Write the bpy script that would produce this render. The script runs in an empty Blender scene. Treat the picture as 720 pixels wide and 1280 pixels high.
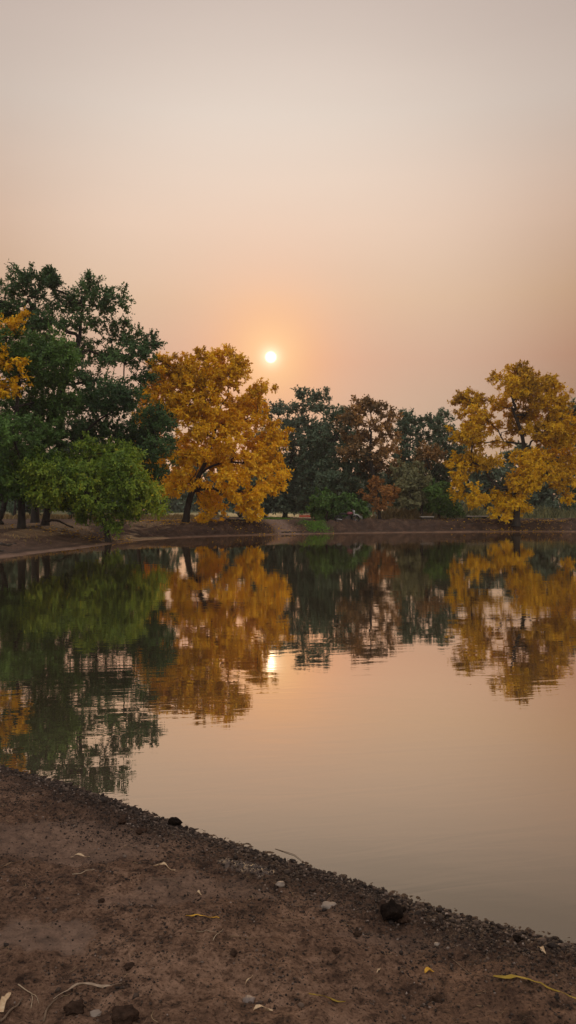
import bpy, math, random
import numpy as np
from mathutils import Vector, noise as mnoise

PI = math.pi
FPX, CX, HY, EYE = 1005.0, 360.0, 637.0, 1.6     # measured from the photograph: focal length, centre, horizon, eye height

scene = bpy.context.scene
COL = scene.collection

def X_(px, D): return (px-CX)/FPX*D
def Z_(py, D): return EYE+(HY-py)/FPX*D

# ------------------------------------------------------------------ basic helpers
def mesh_obj(name, V, F, mats, parent=None, smooth=False, attrs=None, mat_idx=None):
    """V (n,3) array, F list of faces or (m,k) array"""
    me = bpy.data.meshes.new(name)
    V = np.asarray(V, dtype=np.float32)
    if isinstance(F, np.ndarray):
        k = F.shape[1]; m = F.shape[0]
        me.vertices.add(len(V)); me.vertices.foreach_set('co', V.ravel())
        me.loops.add(m*k); me.loops.foreach_set('vertex_index', F.astype(np.int32).ravel())
        me.polygons.add(m)
        me.polygons.foreach_set('loop_start', np.arange(0, m*k, k, dtype=np.int32))
        me.polygons.foreach_set('loop_total', np.full(m, k, dtype=np.int32))
        me.update(calc_edges=True)
    else:
        me.from_pydata([tuple(v) for v in V.tolist()], [], F)
    if smooth:
        me.polygons.foreach_set('use_smooth', np.ones(len(me.polygons), dtype=bool))
    if attrs:
        for an, arr in attrs.items():
            a = me.attributes.new(an, 'FLOAT', 'POINT')
            a.data.foreach_set('value', np.asarray(arr, dtype=np.float32))
    for mt in (mats if isinstance(mats, (list, tuple)) else [mats]):
        me.materials.append(mt)
    if mat_idx is not None:
        me.polygons.foreach_set('material_index', np.asarray(mat_idx, dtype=np.int32))
    o = bpy.data.objects.new(name, me)
    COL.objects.link(o)
    if parent is not None: o.parent = parent
    return o

def tag(o, label=None, cat=None, group=None, kind=None):
    if label: o['label'] = label
    if cat: o['category'] = cat
    if group: o['group'] = group
    if kind: o['kind'] = kind
    return o

def empty(name, loc, rz=0):
    o = bpy.data.objects.new(name, None); COL.objects.link(o)
    o.location = loc; o.rotation_euler = (0, 0, rz); o.empty_display_size = 0.3
    return o

# ------------------------------------------------------------------ numpy gradient noise
_rs = np.random.RandomState(7)
_perm = _rs.permutation(512)
_perm = np.concatenate([_perm, _perm])
_gr = np.stack([np.cos(np.arange(512)*2.399), np.sin(np.arange(512)*2.399)], 1)
def pnoise(x, y):
    xi = np.floor(x).astype(int); yi = np.floor(y).astype(int)
    xf = x-xi; yf = y-yi
    u = xf*xf*xf*(xf*(xf*6-15)+10); v = yf*yf*yf*(yf*(yf*6-15)+10)
    def g(ix, iy, dx, dy):
        h = _perm[(_perm[ix & 511]+iy) & 511]
        q = _gr[h]
        return q[..., 0]*dx+q[..., 1]*dy
    a = g(xi, yi, xf, yf); b = g(xi+1, yi, xf-1, yf)
    c = g(xi, yi+1, xf, yf-1); d = g(xi+1, yi+1, xf-1, yf-1)
    return (a+(b-a)*u)+((c+(d-c)*u)-(a+(b-a)*u))*v
def fbm(x, y, o=4, gain=.5):
    s = 0; a = 1
    for k in range(o):
        s = s+a*pnoise(x*2**k+17.3*k, y*2**k-9.1*k); a *= gain
    return s
def sstep(a, b, x):
    t = np.clip((x-a)/(b-a), 0, 1); return t*t*(3-2*t)

# ------------------------------------------------------------------ pond outline (metres)
near = [(x, y) for x, y in ((0, 962), (50, 975), (100, 991), (150, 1008), (200, 1028), (250, 1047), (300, 1063), (350, 1078),
        (400, 1093), (450, 1109), (500, 1127), (550, 1143), (600, 1157), (660, 1172), (720, 1187))]
near = [(X_(x, EYE*FPX/(y-HY)), EYE*FPX/(y-HY)) for x, y in near]
far = [(0, 698), (30, 694), (60, 690), (90, 687), (120, 683), (150, 678.5), (180, 675), (210, 673), (240, 671.5), (280, 670), (320, 669), (360, 668),
       (400, 667.3), (440, 666.7), (480, 666), (520, 665.6), (560, 665.2), (600, 664.9), (640, 664.6), (680, 664.6), (720, 664.8)]
far = [(X_(x, EYE*FPX/(y-HY)), EYE*FPX/(y-HY)) for x, y in far]
left = [(-3.4, 6.6), (-6.0, 10.0), (-8.6, 14.5), (-10.0, 19.5), (-10.0, 23.5)]
right = [(27, 56), (33, 48), (35, 34), (30, 18), (20, 6), (9, 1.0), (3.6, 1.35)]
POLY = np.array(left+far+right+near[::-1])     # closed ring
def shore_d(x, y):
    """signed distance: >0 on land, <0 in the pond"""
    P = POLY; Q = np.roll(P, -1, axis=0)
    best = np.full(x.shape, 1e9); inside = np.zeros(x.shape, bool)
    for (ax, ay), (bx, by) in zip(P, Q):
        dx, dy = bx-ax, by-ay
        t = np.clip(((x-ax)*dx+(y-ay)*dy)/(dx*dx+dy*dy), 0, 1)
        best = np.minimum(best, (x-ax-t*dx)**2+(y-ay-t*dy)**2)
        c = ((ay > y) != (by > y))
        with np.errstate(divide='ignore', invalid='ignore'):
            xi = ax+(y-ay)*dx/(dy if dy != 0 else 1e-9)
        inside ^= c & (x < xi)
    d = np.sqrt(best)
    return np.where(inside, -d, d)

def height(x, y):
    x = np.asarray(x, float); y = np.asarray(y, float)
    d = shore_d(x, y)
    nearw = 1-sstep(7.0, 12.0, np.hypot(x, y))                   # 1 on the near beach, 0 elsewhere
    # ---- far banks
    wob = fbm(x*0.35, y*0.35, 3)*1.3
    wob2 = fbm(x*1.1+5, y*1.1, 3)
    dd = d + wob*0.35*sstep(0, 1, d)
    leftw = 1-sstep(-9.5, -4.5, x)                                # gentle sandy slope on the left bank
    rampw = np.exp(-((x-.2+0.22*(y-51.5))/1.1)**4)*(y > 45)*(y < 60)                 # the pale ramp down to the water
    gentle = np.clip(leftw*0.95+rampw*0.8, 0, 1)
    steep = 0.10*sstep(0.0, 0.7, dd)+0.62*sstep(0.7, 2.0+0.5*wob, dd)+0.16*sstep(2.0, 6.0, dd)
    soft = 0.06*sstep(0, 0.5, dd)+0.80*sstep(0.2, 6.0, dd)
    zf = steep*(1-gentle)+soft*gentle
    zf = zf+.16*fbm(x*.45+2, y*.45, 2)*sstep(1.0, 2.2, dd)*(1-sstep(4, 9, dd))*(1-gentle)
    ero = sstep(0.35, .9, dd)*(1-sstep(2.2, 4.5, dd))*(1-gentle*0.75)
    zf = zf+ero*(0.42*fbm(x*1.1, y*2.6, 5, .62)-0.06)
    zf = zf+0.05*sstep(1, 5, dd)*fbm(x*0.5, y*0.5, 3)+0.02*wob2*sstep(.3, 1, dd)
    zf = zf+0.35*sstep(20, 120, d)*(1+fbm(x*0.02, y*0.02, 2))
    # ---- near beach
    d = d+nearw*(.022*fbm(x*2.3, y*2.3, 2)+.012*fbm(x*8, y*8, 2))
    zn = 0.045*sstep(0, .18, d)+0.085*np.clip(d, 0, 4)
    dn = np.clip(d, 0, 1)
    zn = zn+(0.034*fbm(x*1.3+3, y*1.3, 3)+0.024*fbm(x*5, y*5, 5, .6))*sstep(0.0, .5, d)
    zn = zn+0.0095*fbm(x*17, y*17, 4, .6)*sstep(-.02, .1, d)
    lump = np.abs(fbm(x*26+9, y*26, 3, .6))
    band = (1-sstep(.05, .55, d))*sstep(-.10, .02, d)
    zn = zn+lump*(0.004+0.018*band)*sstep(-.06, .02, d)
    # a smooth drier mud scab bottom-left with a broken edge
    z = zn*nearw+zf*(1-nearw)
    z = np.where(d < 0, -0.35*sstep(0, 3.0, -d)+np.minimum(z, 0.006)*np.exp(-np.abs(d)/.08)+0.0*d, z+0.001)
    # ragged waterline on the near side: crumbs poke out a few cm into the water
    z = z+nearw*0.007*fbm(x*30, y*30, 3, .7)*(1-sstep(.0, .10, np.abs(d)))
    return z

def h1(x, y): return float(height(np.array([x]), np.array([y]))[0])
def gp(px, py):
    """point of the near ground seen at a photo pixel"""
    D = EYE*FPX/(py-HY)
    for _ in range(12):
        z = h1(X_(px, D), D)
        D = 0.5*D+0.5*(EYE-z)*FPX/(py-HY)
    return X_(px, D), D, h1(X_(px, D), D)

# ------------------------------------------------------------------ materials
def newmat(name):
    m = bpy.data.materials.new(name); m.use_nodes = True
    nt = m.node_tree
    for n in list(nt.nodes): nt.nodes.remove(n)
    out = nt.nodes.new('ShaderNodeOutputMaterial')
    return m, nt, out
def ND(nt, t, **kw):
    n = nt.nodes.new(t)
    for k, v in kw.items():
        if k in n.inputs.keys(): n.inputs[k].default_value = v
        else: setattr(n, k, v)
    return n
def ramp(nt, stops, interp='LINEAR'):
    r = nt.nodes.new('ShaderNodeValToRGB'); r.color_ramp.interpolation = interp
    e = r.color_ramp.elements
    while len(e) > 1: e.remove(e[0])
    e[0].position = stops[0][0]; e[0].color = (*stops[0][1], 1)
    for p, c in stops[1:]:
        q = e.new(p); q.color = (*c, 1)
    return r
def L(nt, a, b): nt.links.new(a, b)
def mathn(nt, op, a, b=None, c=None, clamp=False):
    n = nt.nodes.new('ShaderNodeMath'); n.operation = op; n.use_clamp = clamp
    for i, v in enumerate((a, b, c)):
        if v is None: continue
        if isinstance(v, (int, float)): n.inputs[i].default_value = v
        else: nt.links.new(v, n.inputs[i])
    return n.outputs[0]

def leaf_mat(name, stops, trans=.42, rough=.6, spec=.25):
    m, nt, out = newmat(name)
    at = ND(nt, 'ShaderNodeAttribute', attribute_name='tint')
    r = ramp(nt, stops); L(nt, at.outputs['Fac'], r.inputs[0])
    b = ND(nt, 'ShaderNodeBsdfPrincipled', Roughness=rough)
    b.inputs['Specular IOR Level'].default_value = spec
    L(nt, r.outputs[0], b.inputs['Base Color'])
    t = ND(nt, 'ShaderNodeBsdfTranslucent')
    hs = ND(nt, 'ShaderNodeHueSaturation', Saturation=1.12, Value=1.25); L(nt, r.outputs[0], hs.inputs['Color'])
    L(nt, hs.outputs[0], t.inputs['Color'])
    trans = trans*.5
    mx = ND(nt, 'ShaderNodeMixShader', Fac=trans)
    mx.inputs[0].default_value = trans
    L(nt, b.outputs[0], mx.inputs[1]); L(nt, t.outputs[0], mx.inputs[2]); L(nt, mx.outputs[0], out.inputs[0])
    return m

def simple(name, col, rough=.7, var=.25, scale=8, bump=.2, metallic=0, spec=.4, coord='Object'):
    m, nt, out = newmat(name)
    tc = ND(nt, 'ShaderNodeTexCoord')
    n = ND(nt, 'ShaderNodeTexNoise', Scale=scale, Detail=5.0); L(nt, tc.outputs[coord], n.inputs['Vector'])
    lo = tuple(c*(1-var) for c in col); hi = tuple(min(1, c*(1+var)) for c in col)
    r = ramp(nt, [(.3, lo), (.7, hi)]); L(nt, n.outputs['Fac'], r.inputs[0])
    b = ND(nt, 'ShaderNodeBsdfPrincipled', Roughness=rough, Metallic=metallic)
    b.inputs['Specular IOR Level'].default_value = spec
    L(nt, r.outputs[0], b.inputs['Base Color'])
    if bump:
        bp = ND(nt, 'ShaderNodeBump', Strength=bump, Distance=.02)
        L(nt, n.outputs['Fac'], bp.inputs['Height']); L(nt, bp.outputs[0], b.inputs['Normal'])
    L(nt, b.outputs[0], out.inputs[0])
    return m

M = {}
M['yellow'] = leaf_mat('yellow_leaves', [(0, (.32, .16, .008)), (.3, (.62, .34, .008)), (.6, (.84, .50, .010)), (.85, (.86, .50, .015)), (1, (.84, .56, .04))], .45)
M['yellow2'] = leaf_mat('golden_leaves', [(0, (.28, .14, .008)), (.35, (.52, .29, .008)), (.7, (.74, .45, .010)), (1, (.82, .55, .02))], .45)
M['orange'] = leaf_mat('orange_leaves', [(0, (.50, .18, .008)), (.5, (.76, .33, .010)), (1, (.84, .45, .015))], .45)
M['dark'] = leaf_mat('dark_green_leaves', [(0, (.022, .048, .020)), (.5, (.056, .115, .040)), (1, (.12, .21, .062))], .35)
M['mid'] = leaf_mat('mid_green_leaves', [(0, (.028, .058, .018)), (.5, (.080, .155, .038)), (1, (.15, .27, .055))], .38)
M['light'] = leaf_mat('light_green_leaves', [(0, (.050, .100, .018)), (.4, (.15, .24, .032)), (.75, (.30, .36, .034)), (1, (.60, .46, .030))], .42)
M['grey'] = leaf_mat('grey_green_leaves', [(0, (.06, .088, .064)), (.5, (.11, .150, .100)), (1, (.17, .22, .13))], .35)
M['olive'] = leaf_mat('olive_leaves', [(0, (.12, .13, .068)), (.5, (.22, .22, .11)), (1, (.32, .29, .13))], .38)
M['hazegreen'] = leaf_mat('hazed_green_leaves', [(0, (.045, .072, .046)), (.5, (.085, .130, .078)), (1, (.14, .20, .115))], .35)  # distance haze put into the leaf colour, lighter than the dark green
M['brown'] = leaf_mat('brown_leaves', [(0, (.10, .070, .035)), (.5, (.22, .135, .058)), (1, (.42, .22, .065))], .38)
M['rust'] = leaf_mat('rust_leaves', [(0, (.17, .085, .035)), (.5, (.36, .165, .05)), (1, (.52, .26, .07))], .4)
M['grass'] = leaf_mat('grass_blades', [(0, (.08, .16, .025)), (1, (.17, .32, .045))], .35)
M['drygrass'] = leaf_mat('dry_grass_blades', [(0, (.16, .12, .05)), (1, (.30, .20, .085))], .35)

# bark
m, nt, out = newmat('bark')
tc = ND(nt, 'ShaderNodeTexCoord')
mp = ND(nt, 'ShaderNodeMapping'); mp.inputs['Scale'].default_value = (6, 6, 1.2); L(nt, tc.outputs['Object'], mp.inputs[0])
n = ND(nt, 'ShaderNodeTexNoise', Scale=1.6, Detail=6.0); L(nt, mp.outputs[0], n.inputs['Vector'])
r = ramp(nt, [(.3, (.010, .008, .007)), (.7, (.036, .027, .021))]); L(nt, n.outputs['Fac'], r.inputs[0])
b = ND(nt, 'ShaderNodeBsdfPrincipled', Roughness=.9); L(nt, r.outputs[0], b.inputs['Base Color'])
bp = ND(nt, 'ShaderNodeBump', Strength=.7, Distance=.05); L(nt, n.outputs['Fac'], bp.inputs['Height']); L(nt, bp.outputs[0], b.inputs['Normal'])
L(nt, b.outputs[0], out.inputs[0]); M['bark'] = m

# ground: damp brown earth, drier pale scabs, dark wet rim along the water
m, nt, out = newmat('earth')
geo = ND(nt, 'ShaderNodeNewGeometry')
wet = ND(nt, 'ShaderNodeAttribute', attribute_name='wet')
dry = ND(nt, 'ShaderNodeAttribute', attribute_name='dry')
grs = ND(nt, 'ShaderNodeAttribute', attribute_name='green')
def noi(scale, detail=6.0, rough=.6, dist=0.0, sc=(1, 1, 1)):
    mp = ND(nt, 'ShaderNodeMapping'); mp.inputs['Scale'].default_value = sc; L(nt, geo.outputs['Position'], mp.inputs[0])
    q = ND(nt, 'ShaderNodeTexNoise', Scale=scale, Detail=detail, Roughness=rough, Distortion=dist)
    L(nt, mp.outputs[0], q.inputs['Vector']); return q.outputs['Fac']
n0 = noi(.55, 6, .65, .5)
n1 = noi(2.6, 7, .62, .6); n2 = noi(17, 7, .65, .4); n3 = noi(85, 5, .65); n4 = noi(260, 3, .6)
r1 = ramp(nt, [(.37, (.028, .014, .009)), (.44, (.084, .045, .029)), (.51, (.162, .090, .057)), (.60, (.33, .200, .135))])
mixv = mathn(nt, 'ADD', mathn(nt, 'ADD', mathn(nt, 'MULTIPLY', n1, .28), mathn(nt, 'MULTIPLY', n0, .20)), mathn(nt, 'ADD', mathn(nt, 'MULTIPLY', n2, .28), mathn(nt, 'MULTIPLY', n3, .24)))
L(nt, mixv, r1.inputs[0])
# dark specks
r2 = ramp(nt, [(.34, (.10, .09, .085)), (.44, (1, 1, 1))]); L(nt, n3, r2.inputs[0])
mul = ND(nt, 'ShaderNodeMixRGB', blend_type='MULTIPLY'); mul.inputs[0].default_value = .85
L(nt, r1.outputs[0], mul.inputs[1]); L(nt, r2.outputs[0], mul.inputs[2])
r2b = ramp(nt, [(.36, (.16, .13, .12)), (.47, (1, 1, 1))]); L(nt, n2, r2b.inputs[0])
mulb = ND(nt, 'ShaderNodeMixRGB', blend_type='MULTIPLY'); mulb.inputs[0].default_value = .55
L(nt, mul.outputs[0], mulb.inputs[1]); L(nt, r2b.outputs[0], mulb.inputs[2])
# dry pale scab
mxd = ND(nt, 'ShaderNodeMixRGB'); mxd.inputs[2].default_value = (.26, .175, .135, 1)
L(nt, mathn(nt, 'MULTIPLY', dry.outputs['Fac'], mathn(nt, 'ADD', .35, n2), clamp=True), mxd.inputs[0]); L(nt, mulb.outputs[0], mxd.inputs[1])
# darkening for the wet rim, the far bank soil and its painted shore shadow
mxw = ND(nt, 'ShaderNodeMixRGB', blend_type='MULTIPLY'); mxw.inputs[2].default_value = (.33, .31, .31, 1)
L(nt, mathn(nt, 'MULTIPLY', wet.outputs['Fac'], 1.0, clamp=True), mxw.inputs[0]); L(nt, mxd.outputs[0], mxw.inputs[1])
mxg = ND(nt, 'ShaderNodeMixRGB'); mxg.inputs[2].default_value = (.06, .10, .025, 1)
L(nt, grs.outputs['Fac'], mxg.inputs[0]); L(nt, mxw.outputs[0], mxg.inputs[1])
b = ND(nt, 'ShaderNodeBsdfPrincipled')
L(nt, mxg.outputs[0], b.inputs['Base Color'])
rr = mathn(nt, 'SUBTRACT', .95, mathn(nt, 'MULTIPLY', wet.outputs['Fac'], .22))
film = ND(nt, 'ShaderNodeAttribute', attribute_name='film'); rr = mathn(nt, 'SUBTRACT', rr, mathn(nt, 'MULTIPLY', film.outputs['Fac'], .50)); L(nt, mathn(nt, 'ADD', .22, mathn(nt, 'MULTIPLY', film.outputs['Fac'], .8)), b.inputs['Specular IOR Level'])
L(nt, mathn(nt, 'ADD', rr, mathn(nt, 'MULTIPLY', mathn(nt, 'SUBTRACT', n2, .5), .35), clamp=True), b.inputs['Roughness'])
hsum = mathn(nt, 'ADD', mathn(nt, 'MULTIPLY', n2, .9), mathn(nt, 'ADD', mathn(nt, 'MULTIPLY', n3, .45), mathn(nt, 'MULTIPLY', n4, .16)))
bp = ND(nt, 'ShaderNodeBump', Strength=1.0, Distance=.035); L(nt, hsum, bp.inputs['Height']); L(nt, bp.outputs[0], b.inputs['Normal'])
L(nt, b.outputs[0], out.inputs[0]); M['earth'] = m

# crumbs
m, nt, out = newmat('crumbs')
at = ND(nt, 'ShaderNodeAttribute', attribute_name='tint')
r = ramp(nt, [(0, (.018, .012, .010)), (.5, (.050, .033, .025)), (.85, (.11, .072, .053)), (.97, (.16, .12, .10)), (1, (.26, .20, .17))]); L(nt, at.outputs['Fac'], r.inputs[0])
b = ND(nt, 'ShaderNodeBsdfPrincipled', Roughness=.8); b.inputs['Specular IOR Level'].default_value = .25; L(nt, r.outputs[0], b.inputs['Base Color'])
L(nt, b.outputs[0], out.inputs[0]); M['crumbs'] = m

# water: murky brown body under a Fresnel mirror broken by small ripples
m, nt, out = newmat('pond_water')
geo = ND(nt, 'ShaderNodeNewGeometry')
def wn(scale, sc, det=3.0, rough=.5, dist=.9, rot=.10):
    mp = ND(nt, 'ShaderNodeMapping'); mp.inputs['Scale'].default_value = sc; mp.vector_type = 'TEXTURE'; mp.inputs['Scale'].default_value = tuple(1/q for q in sc); mp.inputs['Rotation'].default_value = (0, 0, rot)
    L(nt, geo.outputs['Position'], mp.inputs[0])
    q = ND(nt, 'ShaderNodeTexNoise', Scale=scale, Detail=det, Roughness=rough, Distortion=dist); L(nt, mp.outputs[0], q.inputs['Vector'])
    return q.outputs['Fac']
w1 = wn(1.0, (.9, 5.2, 1), rot=.21); w2 = wn(1.0, (.35, 1.1, 1), 2.0, rot=-.35); w3 = wn(1.0, (3.5, 16, 1), 2.0, rot=-.12)
calm = wn(1.0, (.05, .16, 1), 2.0)
cr = ND(nt, 'ShaderNodeMapRange'); cr.inputs['From Min'].default_value = .38; cr.inputs['From Max'].default_value = .62
cr.inputs['To Min'].default_value = .35; cr.inputs['To Max'].default_value = 1.25; L(nt, calm, cr.inputs['Value'])
hs = mathn(nt, 'ADD', mathn(nt, 'MULTIPLY', w1, .0008), mathn(nt, 'ADD', mathn(nt, 'MULTIPLY', w2, .0020), mathn(nt, 'MULTIPLY', w3, .00008)))
hs = mathn(nt, 'MULTIPLY', hs, cr.outputs[0])
bp = ND(nt, 'ShaderNodeBump', Strength=1.0, Distance=1.0); L(nt, hs, bp.inputs['Height'])
lw = ND(nt, 'ShaderNodeLayerWeight', Blend=.5); L(nt, bp.outputs[0], lw.inputs['Normal'])
fr = ramp(nt, [(0, (.05,)*3), (.45, (.11,)*3), (.566, (.19,)*3), (.66, (.44,)*3), (.79, (.78,)*3), (1, (.96,)*3)]); L(nt, lw.outputs['Facing'], fr.inputs[0])
gl = ND(nt, 'ShaderNodeBsdfGlossy', Roughness=.0); gl.inputs['Color'].default_value = (1, .905, .79, 1); L(nt, bp.outputs[0], gl.inputs['Normal'])
df = ND(nt, 'ShaderNodeBsdfDiffuse'); df.inputs['Color'].default_value = (.070, .055, .038, 1)
mx = ND(nt, 'ShaderNodeMixShader'); L(nt, fr.outputs[0], mx.inputs[0]); L(nt, df.outputs[0], mx.inputs[1]); L(nt, gl.outputs[0], mx.inputs[2])
L(nt, mx.outputs[0], out.inputs[0]); M['water'] = m

# ------------------------------------------------------------------ ground sheet
def axis(segs):
    out = [segs[0][0]]
    for a, b, s in segs:
        n = max(1, int(round((b-a)/s)))
        out += list(np.linspace(a, b, n+1)[1:])
    return np.array(out)
def grow_axis(start, end, s0, g):
    v = [start]; s = s0; sg = 1 if end > start else -1
    while abs(v[-1]-start) < abs(end-start):
        v.append(v[-1]+sg*s); s *= g
    v[-1] = end; return np.array(v)
xs = np.concatenate([grow_axis(-1.9, -12, .012, 1.03)[::-1][:-1], axis([(-1.9, 1.35, .0085)])[:-1], grow_axis(1.35, 14, .012, 1.035)])
xs = np.concatenate([grow_axis(-12, -420, .30, 1.06)[::-1][:-1], xs[:-1], grow_axis(14, 30, .33, 1.0)[:-1], grow_axis(30, 420, .4, 1.08)])
ys = np.concatenate([grow_axis(2.15, -300, .012, 1.12)[::-1][:-1], axis([(2.15, 4.6, .0085)])[:-1], grow_axis(4.6, 26, .010, 1.03)])
ys = np.concatenate([ys[:-1], axis([(26, 44, .25), (44, 66, .14)])[:-1], grow_axis(66, 420, .25, 1.06)])
GX, GY = np.meshgrid(xs, ys)
GZ = height(GX, GY)
nx, ny = len(xs), len(ys)
V = np.stack([GX.ravel(), GY.ravel(), GZ.ravel()], 1)
ii, jj = np.meshgrid(np.arange(nx-1), np.arange(ny-1))
a = (jj*nx+ii).ravel()
F = np.stack([a, a+1, a+nx+1, a+nx], 1)
Dm = shore_d(GX, GY).ravel(); gx, gy = GX.ravel(), GY.ravel()
nearm = 1-sstep(7, 12, np.hypot(gx, gy))
wet = (1-sstep(.05, .55, Dm+.12*fbm(gx*4, gy*4, 3)))*nearm+(1-nearm)*sstep(.25,.5,Dm)*(1-sstep(.5, 1.1, Dm))*.6
# dark eroded scars on the far bank, darkened through the same mask
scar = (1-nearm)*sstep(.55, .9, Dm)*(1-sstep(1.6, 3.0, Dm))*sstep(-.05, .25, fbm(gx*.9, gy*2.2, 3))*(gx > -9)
wet = np.clip(wet+scar*.7+(1-nearm)*(Dm > .4)*(.75+.35*fbm(gx*.4, gy*.9, 3)), 0, 1)  # far bank's dark soil and shore shadow both painted in by this mask
def blob(cx, cy, rx, ry, rot=0, nz=.35, fr=6):
    c, s = math.cos(rot), math.sin(rot)
    u = ((gx-cx)*c+(gy-cy)*s)/rx; v = (-(gx-cx)*s+(gy-cy)*c)/ry
    return 1-sstep(.75, 1.1, np.sqrt(u*u+v*v)+nz*fbm(gx*fr, gy*fr, 3))
dx_, dy_, _ = gp(55, 1168)
dry = blob(dx_, dy_, .20, .12, 0, .55, 9)*.6
for (px, py, rx, ry, k) in ((408, 1132, .035, .022, .8), (90, 1050, .45, .30, .45), (250, 1110, .30, .12, .35), (180, 1130, .22, .10, .30), (520, 1180, .3, .08, .3), (330, 1119, .06, .03, .5)):
    ex, ey, _ = gp(px, py); dry = np.maximum(dry, blob(ex, ey, rx, ry)*k)
ramp_d = np.exp(-((gx-.2+0.22*(gy-51.5))/.85)**4)*(gy > 45)*(gy < 58)
dry = np.maximum(dry, ramp_d*1.2*(Dm > .1)); wet = wet*(1-ramp_d)
dry = np.maximum(dry, (1-nearm)*sstep(3.0, 5.0, Dm)*.22*sstep(-.1, .3, fbm(gx*.15, gy*.3, 3)))
dry = np.maximum(dry, (1-nearm)*(Dm > 0)*(1-sstep(.05, .30, Dm))*.5)
dry = np.maximum(dry, (gx < -8)*(gy > 15)*(gy < 33)*(Dm > .1)*(1-sstep(1.0, 2.2, Dm))*.35)
fx_, fy_, _z = gp(306, 1084); film = blob(fx_, fy_, .15, .055, -.35, .5, 14)*(Dm > 0)
fx_, fy_, _z = gp(345, 1068); film = np.maximum(film, blob(fx_, fy_, .10, .03, -.35, .5, 14)*(Dm > -.02))
green = blob(1.75, 54.9, .9, .9, 0, .5, 1.5)*.7
green = np.maximum(green, blob(18.5, 68, 5, 3.5, 0, .3, .6)*.6)
green = np.maximum(green, sstep(70, 85, gy)*.6)
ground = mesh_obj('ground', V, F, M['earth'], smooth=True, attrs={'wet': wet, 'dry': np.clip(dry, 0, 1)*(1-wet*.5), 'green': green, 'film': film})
tag(ground, kind='structure')

wv = np.array([(-14, -3, 0), (40, -3, 0), (40, 62.5, 0), (-14, 62.5, 0)], float)
# fine enough for the outline, flat; ripples come from the material
water = mesh_obj('water', wv, [(0, 1, 2, 3)], M['water']); tag(water, kind='structure')

# ------------------------------------------------------------------ trees
def unit(v): return v/np.maximum(np.linalg.norm(v, axis=-1, keepdims=True), 1e-9)

def wood_mesh(P, par, R, main, sides_thick=8, cut=.05):
    """tube per edge, welded by position along main chains"""
    N = len(P); idx = np.where(par >= 0)[0]
    d = np.zeros_like(P); d[idx] = unit(P[idx]-P[par[idx]])
    d[par < 0] = (0, 0, 1)
    Vs, Fs = [], []; off = 0
    for thick in (True, False):
        e = idx[(R[idx] >= cut) == thick]
        if len(e) == 0: continue
        S = sides_thick if thick else 4
        p = par[e]; ismain = main[p] == e
        ds = np.where(ismain[:, None], d[p]+d[e], d[e]); ds = unit(ds)
        rs = np.where(ismain, R[p], np.minimum(R[e]*1.25, R[p]))
        ch = main[e]
        de = np.where((ch >= 0)[:, None], d[e]+d[np.maximum(ch, 0)], d[e]); de = unit(de)
        ref = np.array((.31, .93, .17)); ref /= np.linalg.norm(ref)
        def ring(c, dirs, rad):
            u = unit(np.cross(dirs, ref)); v = np.cross(dirs, u)
            th = np.arange(S)*2*PI/S
            return c[:, None, :]+rad[:, None, None]*(np.cos(th)[None, :, None]*u[:, None, :]+np.sin(th)[None, :, None]*v[:, None, :])
        A = ring(P[p], ds, rs); B = ring(P[e], de, R[e])
        W = np.concatenate([A, B], 1)
        n = len(e); base = off+np.arange(n)[:, None]*2*S
        k = np.arange(S)[None, :]; k2 = (k+1) % S
        Fq = np.stack([base+k, base+k2, base+S+k2, base+S+k], -1).reshape(-1, 4)
        Vs.append(W.reshape(-1, 3)); Fs.append(Fq); off += n*2*S
    return np.concatenate(Vs), np.concatenate(Fs)

def leaves_mesh(pos, axis_, nrm, size, tint, asp=.5):
    """four-vertex folded leaf blades"""
    side = unit(np.cross(axis_, nrm))
    nrm = np.cross(side, axis_)
    s = size[:, None]
    v0 = pos
    v1 = pos+axis_*s*.48+side*s*asp*.5+nrm*s*.10
    v2 = pos+axis_*s
    v3 = pos+axis_*s*.48-side*s*asp*.5+nrm*s*.10
    V = np.stack([v0, v1, v2, v3], 1).reshape(-1, 3)
    n = len(pos); b = np.arange(n)[:, None]*4
    F = np.concatenate([b+np.array([[0, 1, 2]]), b+np.array([[0, 2, 3]])], 1).reshape(-1, 3)
    return V, F, np.repeat(tint, 4)

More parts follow.
